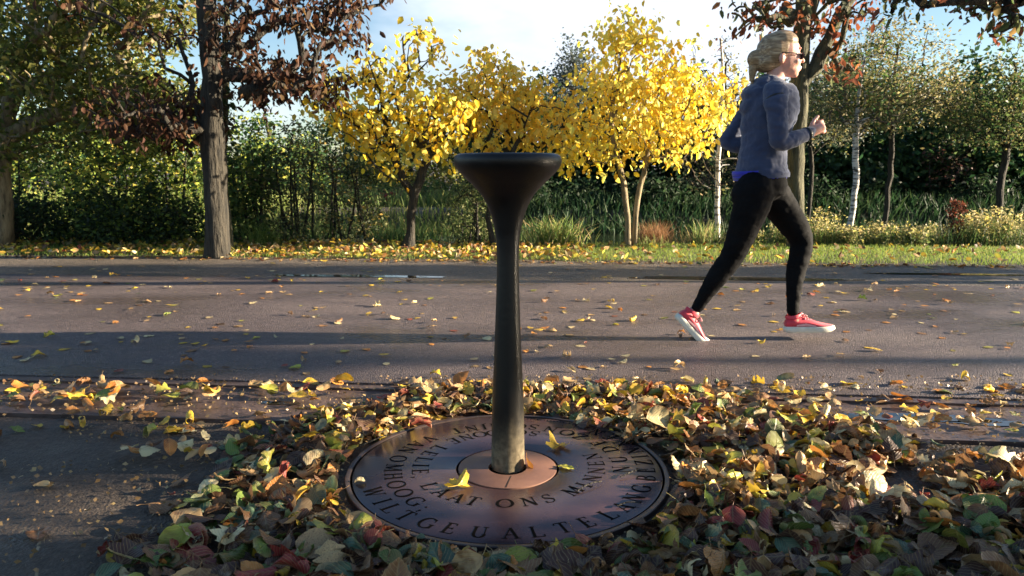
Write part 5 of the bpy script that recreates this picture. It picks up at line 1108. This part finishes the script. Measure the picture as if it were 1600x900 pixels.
# small leaves carpeting the grass verge
gr = random.Random(5); items = []
for _ in range(6500):
    x = gr.uniform(-8, 8); t = gr.random(); y = gy['verge'] - .05 + t * (gy['bank'] + .3 - gy['verge']) + SL * x
    dn = (.9 if x < .8 else .16) * (1.2 if abs(x + 1) < 1.5 or abs(x - 1.3) < 1 else .8) * (1 if noise.noise((x * 2, y * 4, 0)) > -.1 else .5)
    if gr.random() > dn: continue
    items.append(dict(x=x, y=y, z=.022 + gr.random() * .02, s=gr.uniform(.05, .085), l=LOW, i=gr.randrange(5), rz=gr.uniform(0, 6.28), tx=gr.gauss(0, .5), ty=gr.gauss(0, .5), fl=False, c=gr.choices(CK, (8, 3, 3, 1.5, 1.6, .4, .1, .6, .4, 4))[0]))
for _ in range(700):
    x = gr.uniform(-7, 7); y = gy['verge'] - .08 - abs(gr.gauss(0, .1)) + SL * x
    items.append(dict(x=x, y=y, z=.01, s=gr.uniform(.035, .065), l=LOW, i=gr.randrange(5), rz=gr.uniform(0, 6.28), tx=gr.gauss(0, .15), ty=gr.gauss(0, .15), fl=False, c=gr.choices(CK, (3, 1, 4, 4, 3, .3, .1, 2, 1.5, 1))[0]))
o = link('verge_leaves', merged('verge_leaves', items), M['litter'], smooth=False); tag(o, 'yellow and brown fallen leaves carpeting the grass verge', 'fallen leaves', kind='stuff')
# crumbs and grit of broken leaf on the ground near the heap
m_ = 9000; rg_ = np.random.default_rng(9); cx_ = rg_.uniform(-2.8, 3.2, m_); cy_ = rg_.uniform(.9, gy['gut1'] + .15, m_); ok_ = np.hypot(cx_ - PC.x, cy_ - PC.y) > PR + .005
ok_ &= np.array([noise.noise((a_ * 2, b_ * 2, 5)) > -.25 or b_ < 2.2 for a_, b_ in zip(cx_, cy_)]); cx_, cy_ = cx_[ok_], cy_[ok_]
vv, ff, cc = leaves_np(np.stack([cx_, cy_, np.full(len(cx_), .012)], 1), .012, palette([(.2, .12, .06), (.1, .05, .03), (.35, .25, .12)], (2, 3, 1), len(cx_), rg_), 0, .8, rg_, False, .6)
vv[:, 2] = np.clip(vv[:, 2], .003, .022); vv[:, 2] += np.where(cy_.repeat(4) - SL * cx_.repeat(4) > gy['gut0'], .014, 0)
o = link('leaf_crumbs', mesh_np('leaf_crumbs', vv, ff, cc), M['litter'], smooth=False); tag(o, 'crumbled bits of dry leaf and grit on the soil and gutter', 'leaf crumbs', kind='stuff')

# ------------------------------------------------------------------ unseen trees and foliage right of the picture, placed and shaped to shade the foreground
tanE = math.tan(SUN_EL)
def shadetree(label, x, ylo, yhi, zlo, zhi, n, nl, seed, bark='bark', cat='tree', wx=.7, size=.11):
    rng = np.random.default_rng(seed); pts = np.stack([x + rng.uniform(-wx, wx, n), rng.uniform(ylo, yhi, n), rng.uniform(zlo, zhi, n)], 1); ym = (ylo + yhi) / 2
    tr = [[Vector((x, ym, 0)), Vector((x + .05, ym, zlo * .6 + .1)), Vector((x, ym + .03, zlo + (zhi - zlo) * .5)), Vector((x, ym, zhi - .2))]]
    if cat == 'shade_hedge':
        tr = [[Vector((x, yy, 0)), Vector((x, yy, zhi * .5)), Vector((x, yy, zhi * .9))] for yy in np.linspace(ylo + .1, yhi - .1, 4)]
    return tree('broadleaf_tree' if cat == 'tree' else 'shade_hedge', label, cat, tr, .06, [], ym, .5, nl, .13, size, GR + YG[:2], (2, 2, 2, 1, 1, .5), bark, seed, extra=pts, oval=False, mat='shade_leaf', droop=.2, flare=1.1, upbias=.3, steps=2)
yA = G(800, 800).y
shadetree('unseen block of dense foliage added at the right to shade the foreground', 5.2, .2, yA - .2, .05, 2.8, 280, 40, 601, cat='shade_hedge')
yB0, yB1 = G(800, 775).y, G(800, 640).y
shadetree('unseen round crowned tree placed at right to shade ground left of the plate', 13.0, yB0 + .02, yB1 - .2, 14.0 * tanE + .2, 14.0 * tanE + 3.0, 260, 44, 602)
yC0, yC1 = G(800, 592).y, G(800, 540).y
shadetree('unseen narrow crowned tree placed at right to band the path with shade', 15.0, yC0 + .12, yC1 - .26, 15.6 * tanE + .2, 15.6 * tanE + 2.8, 230, 46, 603, wx=.5)
shadetree('unseen tree placed at the right to shade the far edge of the path', 9.5, gy['far'] + .2, gy['verge'] - .45, 9.5 * tanE * .55, 4.2, 130, 30, 604)
